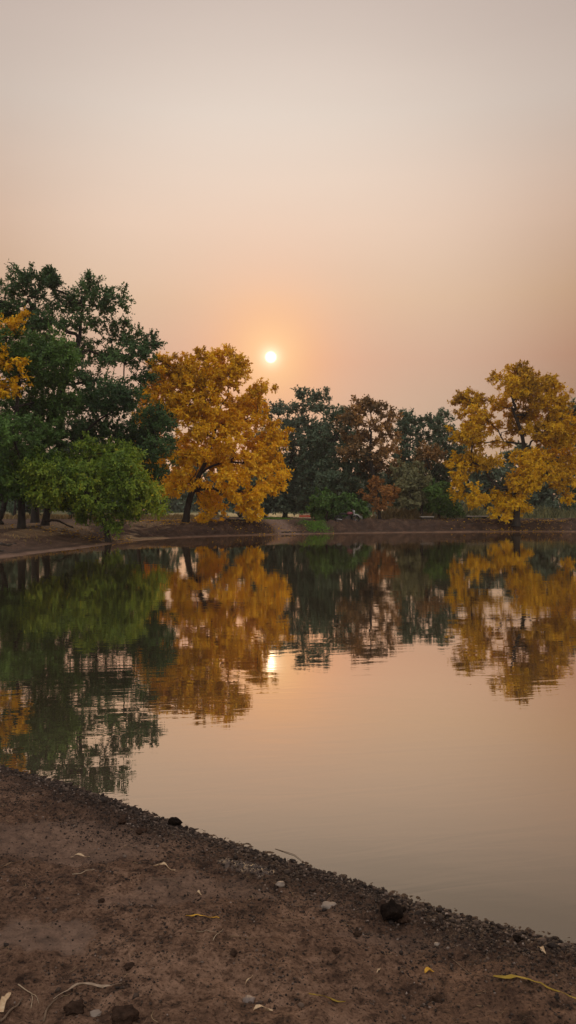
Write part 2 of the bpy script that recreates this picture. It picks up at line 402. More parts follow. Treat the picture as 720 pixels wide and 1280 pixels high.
def make_tree(name, trunk_px, D, clumps, mat, label, cat='tree', group=None, seed=1, r_base=.25, kill=.5, shoots=3, nleaf=6,
              lsize=.16, asp=.55, shoot_len=.5, droop=.0, tintvar=.5, depth=.8, hue_shade=None, base_z=None, trunk_part='trunk', up=.25, dens=1.0, step=None, infl=1.0, lexp=1.45):
    rng = np.random.RandomState(seed)
    s = D/FPX
    # trunk polyline in world units, relative to base
    tp = [np.array([X_(px, D), D+dy, Z_(py, D)]) for px, py, dy in [(t+(0,))[:3] for t in trunk_px]]
    bz = h1(tp[0][0], tp[0][1])-.12
    tp[0][2] = bz
    base = tp[0].copy()
    pts = []
    for i in range(len(tp)-1):
        n = max(2, int(np.linalg.norm(tp[i+1]-tp[i])/.3))
        for k in range(n): pts.append(tp[i]+(tp[i+1]-tp[i])*k/n)
    pts.append(tp[-1]); pts = np.array(pts)
    # smooth + wobble
    for _ in range(3): pts[1:-1] = .25*pts[:-2]+.5*pts[1:-1]+.25*pts[2:]
    P = list(pts-base); par = [-1]+list(range(len(pts)-1))
    ntrunk = len(P)
    cl = []
    for c in clumps:
        px, py, rx, ry = c[:4]
        dy = c[4] if len(c) > 4 else rng.uniform(-1, 1)*depth*max(rx, ry)*s*2.2
        C = np.array([X_(px, D), D+dy, Z_(py, D)])-base
        Rr = np.array([rx*s, (rx+ry)*.5*s*1.1, ry*s])*infl
        cl.append((C, Rr))
    # limbs from trunk to each clump
    order = sorted(range(len(cl)), key=lambda i: np.linalg.norm(cl[i][0][:2]-P[ntrunk-1][:2]))
    for ci in order:
        C, Rr = cl[ci]
        A = np.array(P)
        # attach to the best existing node: near, lower than target, not too near the ground
        dv = C-A; dist = np.linalg.norm(dv, axis=1)
        zmin = .28*A[:ntrunk, 2].max()
        cost = dist+1.2*np.maximum(0, A[:, 2]-C[2]+.25*dist)+100*(A[:, 2] < zmin)
        j = int(np.argmin(cost)); p0 = A[j]
        length = np.linalg.norm(C-p0)
        if length < .3: continue
        tdir = unit((P[j]-P[par[j]]) if par[j] >= 0 else np.array([0, 0, 1.]))
        b1 = p0+(tdir*.35+np.array([0, 0, .25]))*length*.5
        n = max(2, int(length/.28)); last = j
        wob = rng.normal(size=(3, 3))*.05*length
        for k in range(1, n+1):
            t = k/n
            q = (1-t)**2*p0+2*t*(1-t)*b1+t*t*C+sum(wob[w]*math.sin(PI*t*(w+1)) for w in range(3))
            P.append(q); par.append(last); last = len(P)-1
    # attraction points
    att = []; cid = []
    for i, (C, Rr) in enumerate(cl):
        area = (Rr[0]*Rr[1]+Rr[0]*Rr[2]+Rr[1]*Rr[2])/3*4*PI
        n = int(dens*area/(kill*kill)*1.35)+8
        v = unit(rng.normal(size=(n, 3)))*(rng.uniform(.12, 1.06, n)**.5)[:, None]
        far_ = rng.rand(n) < .08
        v = np.where((far_ & (v[:, 2] > -.3))[:, None], unit(v)*rng.uniform(1.05, 1.32, (n, 1)), v)
        # ragged outline: push some directions out
        lump = 1+.22*np.sin(v[:, 0]*5+i)*np.sin(v[:, 2]*6+2*i)+rng.normal(size=n)*.05
        v = v*lump[:, None]
        v[:, 2] = np.where(v[:, 2] < -.55, v[:, 2]*.8, v[:, 2])
        att.append(C+v*Rr); cid += [i]*n
    att = np.concatenate(att); cid = np.array(cid)
    keep = att[:, 2] > .25
    att = att[keep]; cid = cid[keep]
    st = step or kill*.62
    P = np.array(P); par = list(par)
    best = np.full(len(att), 1e9); bi = np.zeros(len(att), int)
    def upd(new, start):
        nonlocal best, bi
        for c0 in range(0, len(new), 400):
            blk = new[c0:c0+400]
            d2 = ((att[:, None, :]-blk[None])**2).sum(-1)
            k = d2.argmin(1); m = d2[np.arange(len(att)), k]
            w = m < best
            best = np.where(w, m, best); bi = np.where(w, start+c0+k, bi)
    upd(P, 0)
    plist = [P]; nP = len(P); allP = P
    for it in range(60):
        alive = best > (kill*.55)**2
        if not alive.any(): break
        att = att[alive]; best = best[alive]; bi = bi[alive]; cid = cid[alive]
        u_, inv = np.unique(bi, return_inverse=True)
        vec = unit(att-allP[bi])
        acc = np.zeros((len(u_), 3)); np.add.at(acc, inv, vec)
        dirn = unit(unit(acc)+rng.normal(size=acc.shape)*.22+np.array([0, 0, up-droop])*.35)
        new = allP[u_]+dirn*st
        par += list(u_); start = len(allP)
        allP = np.concatenate([allP, new])
        upd(new, start)
        if len(allP) > 9000: break
    P = allP; par = np.array(par); N = len(P)
    # radii by pipe model (children always come after parents)
    R = np.zeros(N); acc = np.zeros(N); main = np.full(N, -1); mr = np.zeros(N)
    ex = 2.35; tip = .008
    for i in range(N-1, -1, -1):
        R[i] = max(tip, acc[i]**(1/ex)) if acc[i] > 0 else tip
        p = par[i]
        if p >= 0:
            acc[p] += R[i]**ex
            if R[i] > mr[p]: mr[p] = R[i]; main[p] = i
    f = .8*r_base/R[0]
    q_ = np.clip(np.log(R/.008)/np.log(R[0]/.008), 0, 1); R = .008*(.8*r_base/.008)**(q_**lexp)
    # flare at the foot
    tz = P[:ntrunk, 2]; R[:ntrunk] *= 1+.6*np.exp(-tz/.35)
    root = empty(name, tuple(base)); tag(root, label, cat, group)
    wv_, wf_ = wood_mesh(P, par, R, main)
    mesh_obj(trunk_part, wv_, wf_, M['bark'], root, smooth=True)
    # leaves
    shoots = int(round(shoots*1.7)); lsize = lsize*1.3
    haschild = np.bincount(par[par >= 0], minlength=N)
    thin = R < max(.02, .10*r_base)
    term = np.where((haschild == 0) | (thin & (rng.rand(N) < .55)))[0]
    term = term[term >= ntrunk]
    isterm = haschild[term] == 0
    cc = P[term]; ctr = np.mean([c[0] for c in cl], 0)
    pd = unit(P[term]-P[par[term]]); outw = unit(cc-ctr)
    T = len(term)
    sd = unit(pd[:, None]*.7+outw[:, None]*.45+rng.normal(size=(T, shoots, 3))*.62+np.array([0, 0, up-droop]))
    sl = shoot_len*rng.uniform(.45, 1.15, (T, shoots))
    t = (np.arange(nleaf)+.6)/nleaf
    pos = cc[:, None, None]+sd[:, :, None]*(sl[:, :, None]*t)[..., None]
    pos[..., 2] -= droop*.5*(sl[:, :, None]*t**2)
    ax = unit(sd[:, :, None]*.55+rng.normal(size=(T, shoots, nleaf, 3))*.6+np.array([0, 0, -droop*.6-.05]))
    CL = np.array([c[0] for c in cl]); CR = np.array([c[1] for c in cl])
    dn = (((cc[:, None]-CL[None])/CR[None])**2).sum(-1); near_ = dn.argmin(1)
    co_ = unit((cc-CL[near_])/CR[near_])                       # blades face outwards from their own bough
    nr = unit(rng.normal(size=(T, shoots, nleaf, 3))*.42+np.array([0, -.05, .55])+co_[:, None, None]*.7+outw[:, None, None]*.2)
    size = lsize*rng.uniform(.6, 1.25, (T, shoots, nleaf))*(1.05-.25*t)
    # tint: slow variation through the crown, plus shoot and leaf differences
    fq = 1/(2.2*max(kill, .4)*2)
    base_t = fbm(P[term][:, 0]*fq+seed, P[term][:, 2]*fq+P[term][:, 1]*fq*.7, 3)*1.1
    if hue_shade is not None: base_t = base_t+hue_shade(P[term]+base)  # per-tree colour shift; the golden trees use it for painted crown shading
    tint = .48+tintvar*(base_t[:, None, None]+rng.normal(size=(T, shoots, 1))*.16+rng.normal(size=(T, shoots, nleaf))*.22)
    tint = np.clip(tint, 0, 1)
    pos = pos.reshape(-1, 3); ok = pos[:, 2] > .12
    lv, lf, lt = leaves_mesh(pos[ok], ax.reshape(-1, 3)[ok], nr.reshape(-1, 3)[ok], size.ravel()[ok], tint.ravel()[ok], asp)
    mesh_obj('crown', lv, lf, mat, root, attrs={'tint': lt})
    print(name, label[:40], 'nodes', N, 'leaves', int(ok.sum()))
    return root

# -- left group ---------------------------------------------------------------
make_tree('broadleaf_tree', [(44, 655), (44, 620), (52, 560), (72, 500), (92, 450), (100, 420)], 45,
  [(12, 385, 26, 20), (48, 372, 26, 20), (60, 352, 14, 9), (82, 372, 26, 16), (112, 366, 14, 16), (132, 380, 24, 18), (150, 378, 12, 10), (100, 402, 26, 15),
   (142, 410, 26, 15), (178, 424, 18, 10), (192, 430, 8, 6), (60, 410, 30, 20), (25, 425, 30, 28), (125, 440, 26, 14), (165, 450, 26, 14), (180, 470, 16, 12),
   (-25, 400, 30, 30), (90, 470, 30, 20), (120, 478, 20, 10), (150, 488, 20, 9), (100, 430, 18, 10)],
  M['dark'], 'tall dark green tree with an airy top rising highest of the left bank trees', seed=11, r_base=.26, kill=.42, lsize=.135, shoots=3, nleaf=8, lexp=1.3, infl=1.02, up=.3, dens=.85, shoot_len=.45)
make_tree('broadleaf_tree', [(27, 660), (27, 620), (22, 570), (20, 520), (25, 470)], 38,
  [(8, 440, 34, 22), (52, 432, 34, 20), (84, 452, 18, 22), (40, 465, 44, 22), (-18, 470, 30, 30), (10, 505, 44, 26), (60, 495, 26, 20), (15, 545, 46, 22),
   (-15, 590, 40, 26), (40, 570, 30, 14), (10, 610, 40, 18), (48, 535, 30, 14), (70, 505, 22, 13), (40, 500, 24, 14)],
  M['mid'], 'broad mid-green tree filling the far left edge over dark trunks', seed=12, r_base=.20, kill=.38, lsize=.13, shoots=3, nleaf=8, up=.1, dens=.9, shoot_len=.42)
make_tree('broadleaf_tree', [(56, 656), (62, 620), (85, 570), (115, 530), (140, 515)], 42,
  [(105, 500, 40, 16), (150, 505, 38, 18), (190, 525, 24, 20), (118, 530, 44, 20), (170, 548, 34, 20), (196, 562, 17, 20), (80, 545, 36, 22),
   (135, 565, 34, 16), (188, 590, 18, 12), (60, 590, 30, 20), (110, 600, 40, 16), (35, 560, 30, 20), (78, 618, 22, 9, -1.5), (104, 628, 20, 8, -1), (165, 612, 22, 9)],
  M['dark'], 'dark green round-crowned tree spreading towards the yellow tree', seed=13, r_base=.22, kill=.38, lsize=.13, shoots=3, nleaf=8, up=.05, dens=1.0, shoot_len=.4)
make_tree('broadleaf_tree', [(136, 672), (131, 650), (122, 625), (118, 595), (112, 575)], 38.2,
  [(107, 556, 9, 12), (86, 575, 26, 11), (60, 586, 26, 9, -1.2), (34, 594, 22, 8, -1.2), (138, 562, 26, 11), (160, 582, 22, 13), (112, 592, 30, 12), (80, 605, 28, 10),
   (150, 605, 30, 14), (176, 622, 20, 13), (194, 632, 12, 9), (126, 626, 26, 12), (152, 636, 18, 10), (140, 655, 9, 12), (95, 622, 18, 9), (168, 604, 22, 12), (30, 608, 20, 8, -1.2), (55, 571, 18, 7, -1), (48, 600, 28, 10, -1.6), (72, 590, 32, 13, -1.8), (28, 592, 22, 9, -1.6), (92, 606, 30, 12, -1.5), (60, 616, 26, 8, -1.4), (186, 612, 12, 9), (70, 622, 20, 7), (112, 640, 12, 8)],
  M['light'], 'low light green tree with drooping yellowish sprays hanging over the left bank', seed=14, r_base=.15, kill=.30, lsize=.125, shoots=3, nleaf=7, up=.0, droop=.35, dens=1.0, shoot_len=.42, infl=1.12,
  hue_shade=lambda p: .13*(p[:, 0]+8.2))
make_tree('broadleaf_tree', [(-30, 662), (-26, 600), (-16, 530), (-4, 470)], 36.5,
  [(10, 408, 18, 12), (-5, 450, 20, 16), (18, 455, 14, 12), (22, 482, 13, 14), (2, 488, 16, 12), (26, 398, 8, 5), (-20, 430, 16, 20)],
  M['yellow'], 'orange-yellow tree whose boughs show in front of the green crowns at the left edge', seed=15, infl=.82, r_base=.2, kill=.36, lsize=.16, shoots=3, nleaf=6, dens=1.0, shoot_len=.4, depth=.3)


# -- the big yellow tree left of the sun --------------------------------------
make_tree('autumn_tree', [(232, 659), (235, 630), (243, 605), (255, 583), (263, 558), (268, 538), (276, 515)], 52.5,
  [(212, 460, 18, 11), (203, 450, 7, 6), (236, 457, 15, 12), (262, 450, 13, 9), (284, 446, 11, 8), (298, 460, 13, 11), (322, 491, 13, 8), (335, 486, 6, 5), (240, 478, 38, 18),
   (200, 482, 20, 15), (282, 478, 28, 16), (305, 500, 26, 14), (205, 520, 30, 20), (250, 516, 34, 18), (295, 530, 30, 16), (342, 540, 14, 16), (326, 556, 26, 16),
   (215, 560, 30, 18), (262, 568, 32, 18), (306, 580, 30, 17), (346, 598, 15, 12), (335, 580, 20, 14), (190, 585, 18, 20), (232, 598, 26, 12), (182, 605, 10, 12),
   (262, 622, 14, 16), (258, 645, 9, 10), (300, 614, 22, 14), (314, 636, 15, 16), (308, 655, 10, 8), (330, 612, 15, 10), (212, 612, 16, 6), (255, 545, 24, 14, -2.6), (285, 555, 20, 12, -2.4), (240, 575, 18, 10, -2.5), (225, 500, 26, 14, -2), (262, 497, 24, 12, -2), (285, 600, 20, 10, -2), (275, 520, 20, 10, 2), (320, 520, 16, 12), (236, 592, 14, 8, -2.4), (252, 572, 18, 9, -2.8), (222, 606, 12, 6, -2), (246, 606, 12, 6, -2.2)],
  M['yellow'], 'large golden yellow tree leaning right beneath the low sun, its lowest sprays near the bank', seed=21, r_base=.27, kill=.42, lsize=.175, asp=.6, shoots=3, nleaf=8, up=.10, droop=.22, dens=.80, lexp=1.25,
  shoot_len=.42, tintvar=.55, infl=1.0, hue_shade=lambda p: .35-.075*np.maximum(p[:, 2]-4.5, -3))  # backlit shading painted into the leaf tint: crown darkens towards its top
make_tree('autumn_tree', [(172, 656), (175, 620), (183, 590)], 57,
  [(184, 560, 16, 18), (176, 590, 14, 16), (192, 530, 16, 16), (182, 612, 14, 9), (188, 500, 12, 12)],
  M['orange'], 'slender orange tree squeezed between the dark green crowns and the golden tree', seed=22, r_base=.16, kill=.42, lsize=.18, shoots=3, nleaf=6, dens=1.0)

# -- right yellow tree --------------------------------------------------------
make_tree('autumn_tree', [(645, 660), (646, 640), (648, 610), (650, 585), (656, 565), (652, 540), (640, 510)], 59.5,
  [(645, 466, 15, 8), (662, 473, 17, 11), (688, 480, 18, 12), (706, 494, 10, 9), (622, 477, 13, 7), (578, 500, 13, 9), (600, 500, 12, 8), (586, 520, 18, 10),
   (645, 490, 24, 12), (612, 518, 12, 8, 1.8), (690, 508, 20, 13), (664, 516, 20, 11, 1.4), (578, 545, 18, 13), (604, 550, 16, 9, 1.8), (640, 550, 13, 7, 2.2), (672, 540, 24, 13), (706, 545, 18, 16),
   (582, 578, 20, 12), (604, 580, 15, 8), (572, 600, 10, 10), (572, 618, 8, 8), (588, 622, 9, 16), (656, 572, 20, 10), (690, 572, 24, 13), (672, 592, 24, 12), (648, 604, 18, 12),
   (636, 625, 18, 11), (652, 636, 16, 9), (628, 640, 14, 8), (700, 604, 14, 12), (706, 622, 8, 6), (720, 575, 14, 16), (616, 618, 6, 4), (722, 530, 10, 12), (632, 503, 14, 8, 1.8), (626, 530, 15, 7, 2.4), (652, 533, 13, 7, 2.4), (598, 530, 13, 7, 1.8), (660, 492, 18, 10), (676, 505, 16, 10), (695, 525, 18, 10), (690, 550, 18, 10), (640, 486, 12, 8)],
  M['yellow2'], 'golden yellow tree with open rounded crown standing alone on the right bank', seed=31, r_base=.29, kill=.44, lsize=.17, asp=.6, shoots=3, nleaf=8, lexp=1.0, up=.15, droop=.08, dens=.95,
  shoot_len=.40, tintvar=.55, infl=1.05, hue_shade=lambda p: .30-.06*np.maximum(p[:, 2]-4, -3))  # darker upper crown against the light, put into the leaf tint

# -- background row -----------------------------------------------------------
kw = dict(kill=.58, lsize=.20, shoots=3, nleaf=8, dens=1.0, shoot_len=.58, asp=.6, lexp=1.25, infl=1.08)
make_tree('background_tree', [(356, 648), (358, 610), (366, 560), (374, 525)], 74,
  [(384, 499, 16, 7), (400, 496, 8, 6), (366, 510, 14, 8), (346, 518, 16, 10), (392, 512, 14, 8), (372, 532, 24, 10), (350, 550, 22, 16), (385, 560, 26, 18), (360, 585, 30, 18), (385, 605, 26, 16), (345, 612, 24, 14), (338, 575, 20, 16), (396, 588, 20, 16), (346, 632, 26, 9), (376, 632, 26, 9), (330, 598, 18, 14)],
  M['grey'], 'grey-green tree with a see-through top just right of the sun', seed=41, r_base=.24, **kw)
make_tree('background_tree', [(420, 648), (420, 610), (418, 560)], 69,
  [(424, 522, 18, 11), (408, 540, 18, 14), (438, 545, 20, 14), (400, 572, 22, 16), (430, 575, 26, 16), (452, 590, 18, 16), (410, 602, 26, 16), (440, 615, 24, 14), (400, 625, 16, 10), (455, 620, 20, 12), (395, 550, 16, 12), (425, 555, 22, 12)],
  M['hazegreen'], 'dense dark green tree behind the rounded bushes at the parked motorcycle', seed=42, r_base=.26, **kw)
make_tree('background_tree', [(474, 650), (470, 610), (462, 570), (464, 540)], 65,
  [(450, 510, 12, 6), (462, 512, 12, 8), (482, 520, 13, 8), (440, 526, 16, 9), (468, 532, 18, 9), (490, 545, 10, 8), (452, 548, 20, 9), (480, 562, 18, 9), (442, 568, 16, 9), (466, 582, 16, 8), (490, 585, 12, 8)],
  M['brown'], 'tall brown-leaved tree in the middle of the far bank', seed=43, r_base=.22, **{**kw, 'dens': .9, 'kill': .55, 'tintvar': .85})
make_tree('small_tree', [(475, 653), (474, 640), (473, 625)], 61.5,
  [(472, 606, 14, 9), (486, 616, 12, 8), (464, 620, 12, 9), (476, 630, 12, 8), (490, 625, 6, 5)],
  M['rust'], 'small rust-coloured tree low under the tall brown tree', seed=44, r_base=.13, **{**kw, 'kill': .42, 'lsize': .17, 'shoot_len': .36, 'infl': .88, 'dens': .8})
make_tree('background_tree', [(508, 648), (510, 600), (513, 550)], 72,
  [(509, 522, 9, 9), (520, 530, 12, 8), (502, 540, 12, 10), (540, 532, 16, 10), (556, 545, 12, 12), (522, 550, 20, 12), (545, 565, 18, 14), (508, 575, 18, 16), (560, 575, 14, 16), (530, 590, 22, 14), (500, 600, 16, 16), (555, 605, 18, 16), (515, 625, 24, 12), (540, 625, 24, 12), (488, 610, 18, 14), (560, 590, 16, 14)],
  M['hazegreen'], 'dark green tree with a pointed top between the brown and the right golden tree', seed=45, r_base=.25, **kw)
make_tree('small_tree', [(527, 652), (527, 630), (524, 605)], 63,
  [(508, 588, 13, 9), (522, 596, 14, 10), (506, 606, 12, 10), (528, 612, 18, 10), (514, 624, 14, 9), (536, 626, 12, 8)],
  M['olive'], 'pale olive tree with a fine soft crown beside the low stone slab', seed=46, r_base=.14, **{**kw, 'kill': .45, 'lsize': .2, 'shoot_len': .45})
make_tree('small_tree', [(541, 650), (540, 610), (536, 580)], 68,
  [(534, 568, 12, 7), (542, 576, 9, 7), (526, 578, 9, 6)],
  M['brown'], 'thin tree with a small orange-brown top above the pale olive tree', seed=47, r_base=.12, **{**kw, 'kill': .5, 'hue_shade': lambda p: .5+0*p[:, 0]})
make_tree('shrub', [(548, 652), (549, 640)], 64,
  [(544, 616, 14, 9), (556, 626, 14, 9), (538, 632, 12, 8), (560, 638, 14, 6)],
  M['mid'], 'green bushy shrub right of the pale olive tree', cat='shrub', seed=48, r_base=.10, **{**kw, 'kill': .42, 'lsize': .2, 'shoot_len': .4})
make_tree('shrub', [(408, 656), (408, 645)], 58.5,
  [(404, 626, 14, 8), (418, 630, 13, 8), (398, 638, 12, 8), (414, 644, 14, 7), (404, 650, 12, 5)],
  M['mid'], 'rounded green shrub behind the grass patch on the bank', cat='shrub', seed=49, r_base=.10, **{**kw, 'kill': .36, 'lsize': .18, 'shoot_len': .34})
make_tree('shrub', [(439, 652), (439, 643)], 60.5,
  [(438, 628, 9, 8), (446, 636, 9, 8), (434, 642, 11, 7), (448, 645, 9, 5)],
  M['mid'], 'upright bluish green shrub right behind the motorcycle', cat='shrub', seed=50, r_base=.08, **{**kw, 'kill': .36, 'lsize': .18, 'shoot_len': .34})
bg = [
 # px trunk, D, clumps, mat, label
 (605, 82, [(600, 588, 22, 14), (575, 575, 18, 16), (590, 610, 24, 14), (622, 600, 20, 16), (612, 622, 26, 10)], 'grey', 'hazy grey-green tree behind the left half of the right golden tree'),
 (668, 80, [(662, 572, 22, 16), (650, 596, 24, 14), (680, 598, 22, 14), (665, 618, 26, 12)], 'grey', 'hazy tree directly behind the trunk of the right golden tree'),
 (716, 76, [(706, 520, 14, 10), (722, 535, 18, 14), (708, 560, 20, 16), (730, 580, 20, 20), (705, 596, 24, 16), (720, 620, 26, 12)], 'hazegreen', 'dark grey-green tree at the right edge behind the golden crown'),
 (330, 84, [(325, 590, 22, 16), (345, 600, 18, 12), (312, 612, 22, 12), (335, 625, 24, 8)], 'hazegreen', 'dark tree above the white parked car'),
 (270, 88, [(262, 590, 26, 18), (285, 610, 24, 14), (250, 618, 24, 10)], 'grey', 'shaded tree behind the golden tree leaning beneath the sun'),
 (196, 80, [(196, 590, 22, 18), (210, 615, 20, 12), (182, 618, 20, 12)], 'hazegreen', 'shaded tree left behind the trunk of the big golden tree'),
 (128, 74, [(118, 570, 28, 20), (140, 595, 26, 16), (110, 612, 26, 10)], 'hazegreen', 'shaded tree behind the low light green tree'),
 (62, 84, [(66, 585, 24, 20), (82, 605, 22, 12), (50, 612, 22, 10)], 'grey', 'hazy tree seen between the dark trunks on the left bank'),
 (4, 86, [(0, 580, 26, 22), (18, 606, 20, 14), (-12, 612, 22, 12)], 'grey', 'hazy tree behind the trunks at the far left edge'),
]
for i, (tx, D, cls, mt, lb) in enumerate(bg):
    make_tree('background_tree', [(tx, 646), (tx+2, 620), (tx-2, 595)], D, cls, M[mt], lb, seed=60+i, r_base=.2, kill=.75, lsize=.36, shoots=3, nleaf=5, dens=.9, shoot_len=.65, asp=.62)

for i, (tx, D, cls, mt, lb) in enumerate([
 (18, 66, [(8, 600, 26, 14), (30, 612, 22, 12), (12, 628, 28, 10), (38, 634, 16, 7)], 'hazegreen', 'dark shrub in the shade straight behind the left trunks'),
 (88, 64, [(76, 602, 24, 13), (100, 612, 22, 12), (84, 628, 24, 10), (112, 632, 16, 8)], 'hazegreen', 'dark shrub in the shade between the left trunks and the low light green tree'),
 (160, 68, [(150, 604, 22, 13), (172, 614, 20, 12), (158, 630, 22, 9), (182, 634, 12, 7)], 'hazegreen', 'dark shrub behind the right end of the low light green tree'),
 (300, 74, [(290, 606, 22, 13), (316, 618, 20, 10), (300, 630, 22, 9)], 'grey', 'grey-green shrub behind the lowest right sprays of the leaning golden tree'),
 (690, 72, [(690, 606, 20, 12), (712, 616, 18, 10), (676, 622, 18, 9), (700, 632, 22, 7)], 'grey', 'grey-green shrub behind the undergrowth at the right edge')]):
    make_tree('shrub', [(tx, 648), (tx+1, 625)], D, cls, M[mt], lb, cat='shrub', seed=90+i, r_base=.14, kill=.6, lsize=.26, shoots=3, nleaf=6, dens=.9, shoot_len=.5, asp=.6)

# extra bare stems of the left group
def stem(px, py0, px1, py1, D, r, label, seed):
    rng = np.random.RandomState(seed)
    a = np.array([X_(px, D), D, 0.]); a[2] = h1(a[0], a[1])-.12
    b = np.array([X_(px1, D), D+.5, Z_(py1, D)])
    n = 14; t = np.linspace(0, 1, n)[:, None]
    P = (a+(b-a)*t); P[1:-1] += rng.normal(size=(n-2, 3))*.04; P = list(P-a)
    par = [-1]+list(range(n-1))
    for k in range(5):
        j = rng.randint(7, 13); last = j; d = unit(np.array([rng.normal(), rng.normal()*.5, 1.0])); q = P[j]
        for s in range(6):
            d = unit(d+rng.normal(size=3)*.2); q = q+d*.35; P.append(q); par.append(last); last = len(P)-1
    P = np.array(P); par = np.array(par); main = np.full(len(P), -1)
    for i in range(len(P)-1, 0, -1): main[par[i]] = i if par[i] >= n or i < n else main[par[i]]
    R = np.concatenate([np.linspace(r*1.2, r*.55, n), np.tile(np.linspace(r*.4, r*.12, 6), 5)])
    v, f = wood_mesh(P, par, R, main)
    root = empty('tree_trunk', tuple(a)); tag(root, label, 'tree')
    mesh_obj('trunk', v, f, M['bark'], root, smooth=True)
stem(-2, 656, 8, 600, 39.5, .14, 'slanting bare trunk at the left edge under the green canopy', 3)

# far-off wood: one mass on the horizon
def woods():
    rng = np.random.RandomState(5)
    pos = []
    for k in range(190):
        x = rng.uniform(-150, 165); y = rng.uniform(135, 185); hgt = rng.uniform(4.5, 8.0)*(1+.25*math.sin(x*.11))*y/160
        r = hgt*rng.uniform(.40, .60); n = 620
        v = unit(rng.normal(size=(n, 3)))*(rng.uniform(.3, 1.1, n)**.5)[:, None]
        c = np.array([x, y, hgt*.5+.6])
        q = c+v*np.array([r, r*.8, hgt*.55])*(1+.14*np.sin(v[:, :1]*9+k)*np.sin(v[:, 2:]*8+k))
        q[:, 2] = np.maximum(q[:, 2], .9)
        pos.append(q)
    pos = np.concatenate(pos); n = len(pos)
    ax = unit(rng.normal(size=(n, 3))); nr = unit(rng.normal(size=(n, 3))+np.array([0, 0, .6]))
    v, f, t = leaves_mesh(pos, ax, nr, rng.uniform(.5, 1.0, n), np.clip(rng.normal(size=n)*.2+.4, 0, 1), .7)
    o = mesh_obj('distant_woods', v, f, M['grey'], attrs={'tint': t}); tag(o, 'hazy line of far-off trees beyond the field', 'woods', kind='stuff')
woods()

# ------------------------------------------------------------------ grass and undergrowth (uncountable)
def blades(name, pts, hgt, mat, label, seed=0, w=.02, cat='grass'):
    rng = np.random.RandomState(seed); n = len(pts)
    z = height(pts[:, 0], pts[:, 1]); b = np.stack([pts[:, 0], pts[:, 1], z], 1)
    ang = rng.uniform(0, 2*PI, n); sd = np.stack([np.cos(ang), np.sin(ang), 0*ang], 1)
    ln = np.stack([rng.normal(size=n)*.25, rng.normal(size=n)*.25, np.ones(n)], 1)*(hgt*rng.uniform(.3, 1.0, n)*(1+1.2*fbm(pts[:, 0]*.8, pts[:, 1]*.8, 3)))[:, None]
    wv_ = (w*rng.uniform(.7, 1.3, n))[:, None]
    V = np.stack([b-sd*wv_, b+sd*wv_, b+ln*.6+sd*wv_*.6, b+ln*[1.5, 1.5, 1]+0*sd], 1).reshape(-1, 3)
    bb = np.arange(n)[:, None]*4
    F = np.concatenate([bb+np.array([[0, 1, 2]]), bb+np.array([[0, 2, 3]])], 1).reshape(-1, 3)
    o = mesh_obj(name, V, F, mat, attrs={'tint': np.repeat(rng.rand(n), 4)}); tag(o, label, cat, kind='stuff')
rg = np.random.RandomState(9)
def scatter(cx, cy, rx, ry, n):
    u = rg.normal(size=(n, 2))*.5; return np.stack([cx+u[:, 0]*rx, cy+u[:, 1]*ry], 1)
blades('grass', scatter(1.75, 54.7, .8, .65, 5000), .11, M['grass'], 'bright green grass patch on the bank left of the motorcycle', 1)
blades('grass', scatter(X_(338, 60), 60.5, 1.5, .8, 1500), .14, M['grass'], 'green grass above the pale ramp by the parked car', 2)
blades('dry_grass', scatter(X_(506, 63), 63.5, 1.9, .8, 3500), .7, M['drygrass'], 'tan dry grass standing beneath the brown and olive trees', 3, w=.03)
blades('undergrowth', scatter(X_(690, 72), 72, 4.2, 2.2, 5000), .8, M['olive'], 'pale green undergrowth behind the right golden tree', 4, w=.05)
blades('undergrowth', scatter(X_(560, 68), 69, 3.4, 1.6, 4000), .9, M['olive'], 'low green undergrowth behind the pale stone slabs', 5, w=.05)
blades('dry_grass', np.stack([rg.uniform(-38, -6, 9000), rg.uniform(62, 82, 9000)], 1), .35, M['drygrass'], 'dry tan grass of the field behind the left trunks', 6, w=.05)

# sparse tufts and fallen leaves on the far banks
def bank_points(n, d0, d1, seed):
    r_ = np.random.RandomState(seed); x = r_.uniform(-20, 26, n*6); y = r_.uniform(24, 66, n*6); d = shore_d(x, y)
    k = (d > d0) & (d < d1); return np.stack([x[k], y[k]], 1)[:n]
bp_ = bank_points(2600, 1.3, 6.0, 21); bp_ = bp_[fbm(bp_[:, 0]*.5, bp_[:, 1]*.5, 3) > .05]
blades('bank_grass', bp_, .16, M['drygrass'], 'sparse dry tufts along the top of the far bank', 22, w=.02)
def litter():
    r_ = np.random.RandomState(31); P = []
    for cx, cy, rx, ry, n in ((X_(262, 53), 53.5, 4.6, 2.6, 2400), (X_(650, 60), 60, 4.5, 2.2, 1600), (X_(120, 39), 40, 3.4, 2.0, 500)):
        u = r_.normal(size=(n, 2))*.6; P.append(np.stack([cx+u[:, 0]*rx, cy+u[:, 1]*ry], 1))
    P = np.concatenate(P); P = P[shore_d(P[:, 0], P[:, 1]) > .15]; n = len(P)
    pos = np.column_stack([P, height(P[:, 0], P[:, 1])+.015])
    a_ = r_.uniform(0, 2*PI, n); ax = unit(np.stack([np.cos(a_), np.sin(a_), r_.normal(size=n)*.2], 1)); nr = unit(r_.normal(size=(n, 3))*.3+np.array([0, 0, 1]))
    v, f, t = leaves_mesh(pos, ax, nr, r_.uniform(.07, .15, n), r_.rand(n)*.7, .7)
    o = mesh_obj('fallen_leaves', v, f, M['yellow'], attrs={'tint': t}); tag(o, 'fallen golden leaves scattered under the trees on the far bank', 'leaves', kind='stuff')
litter()

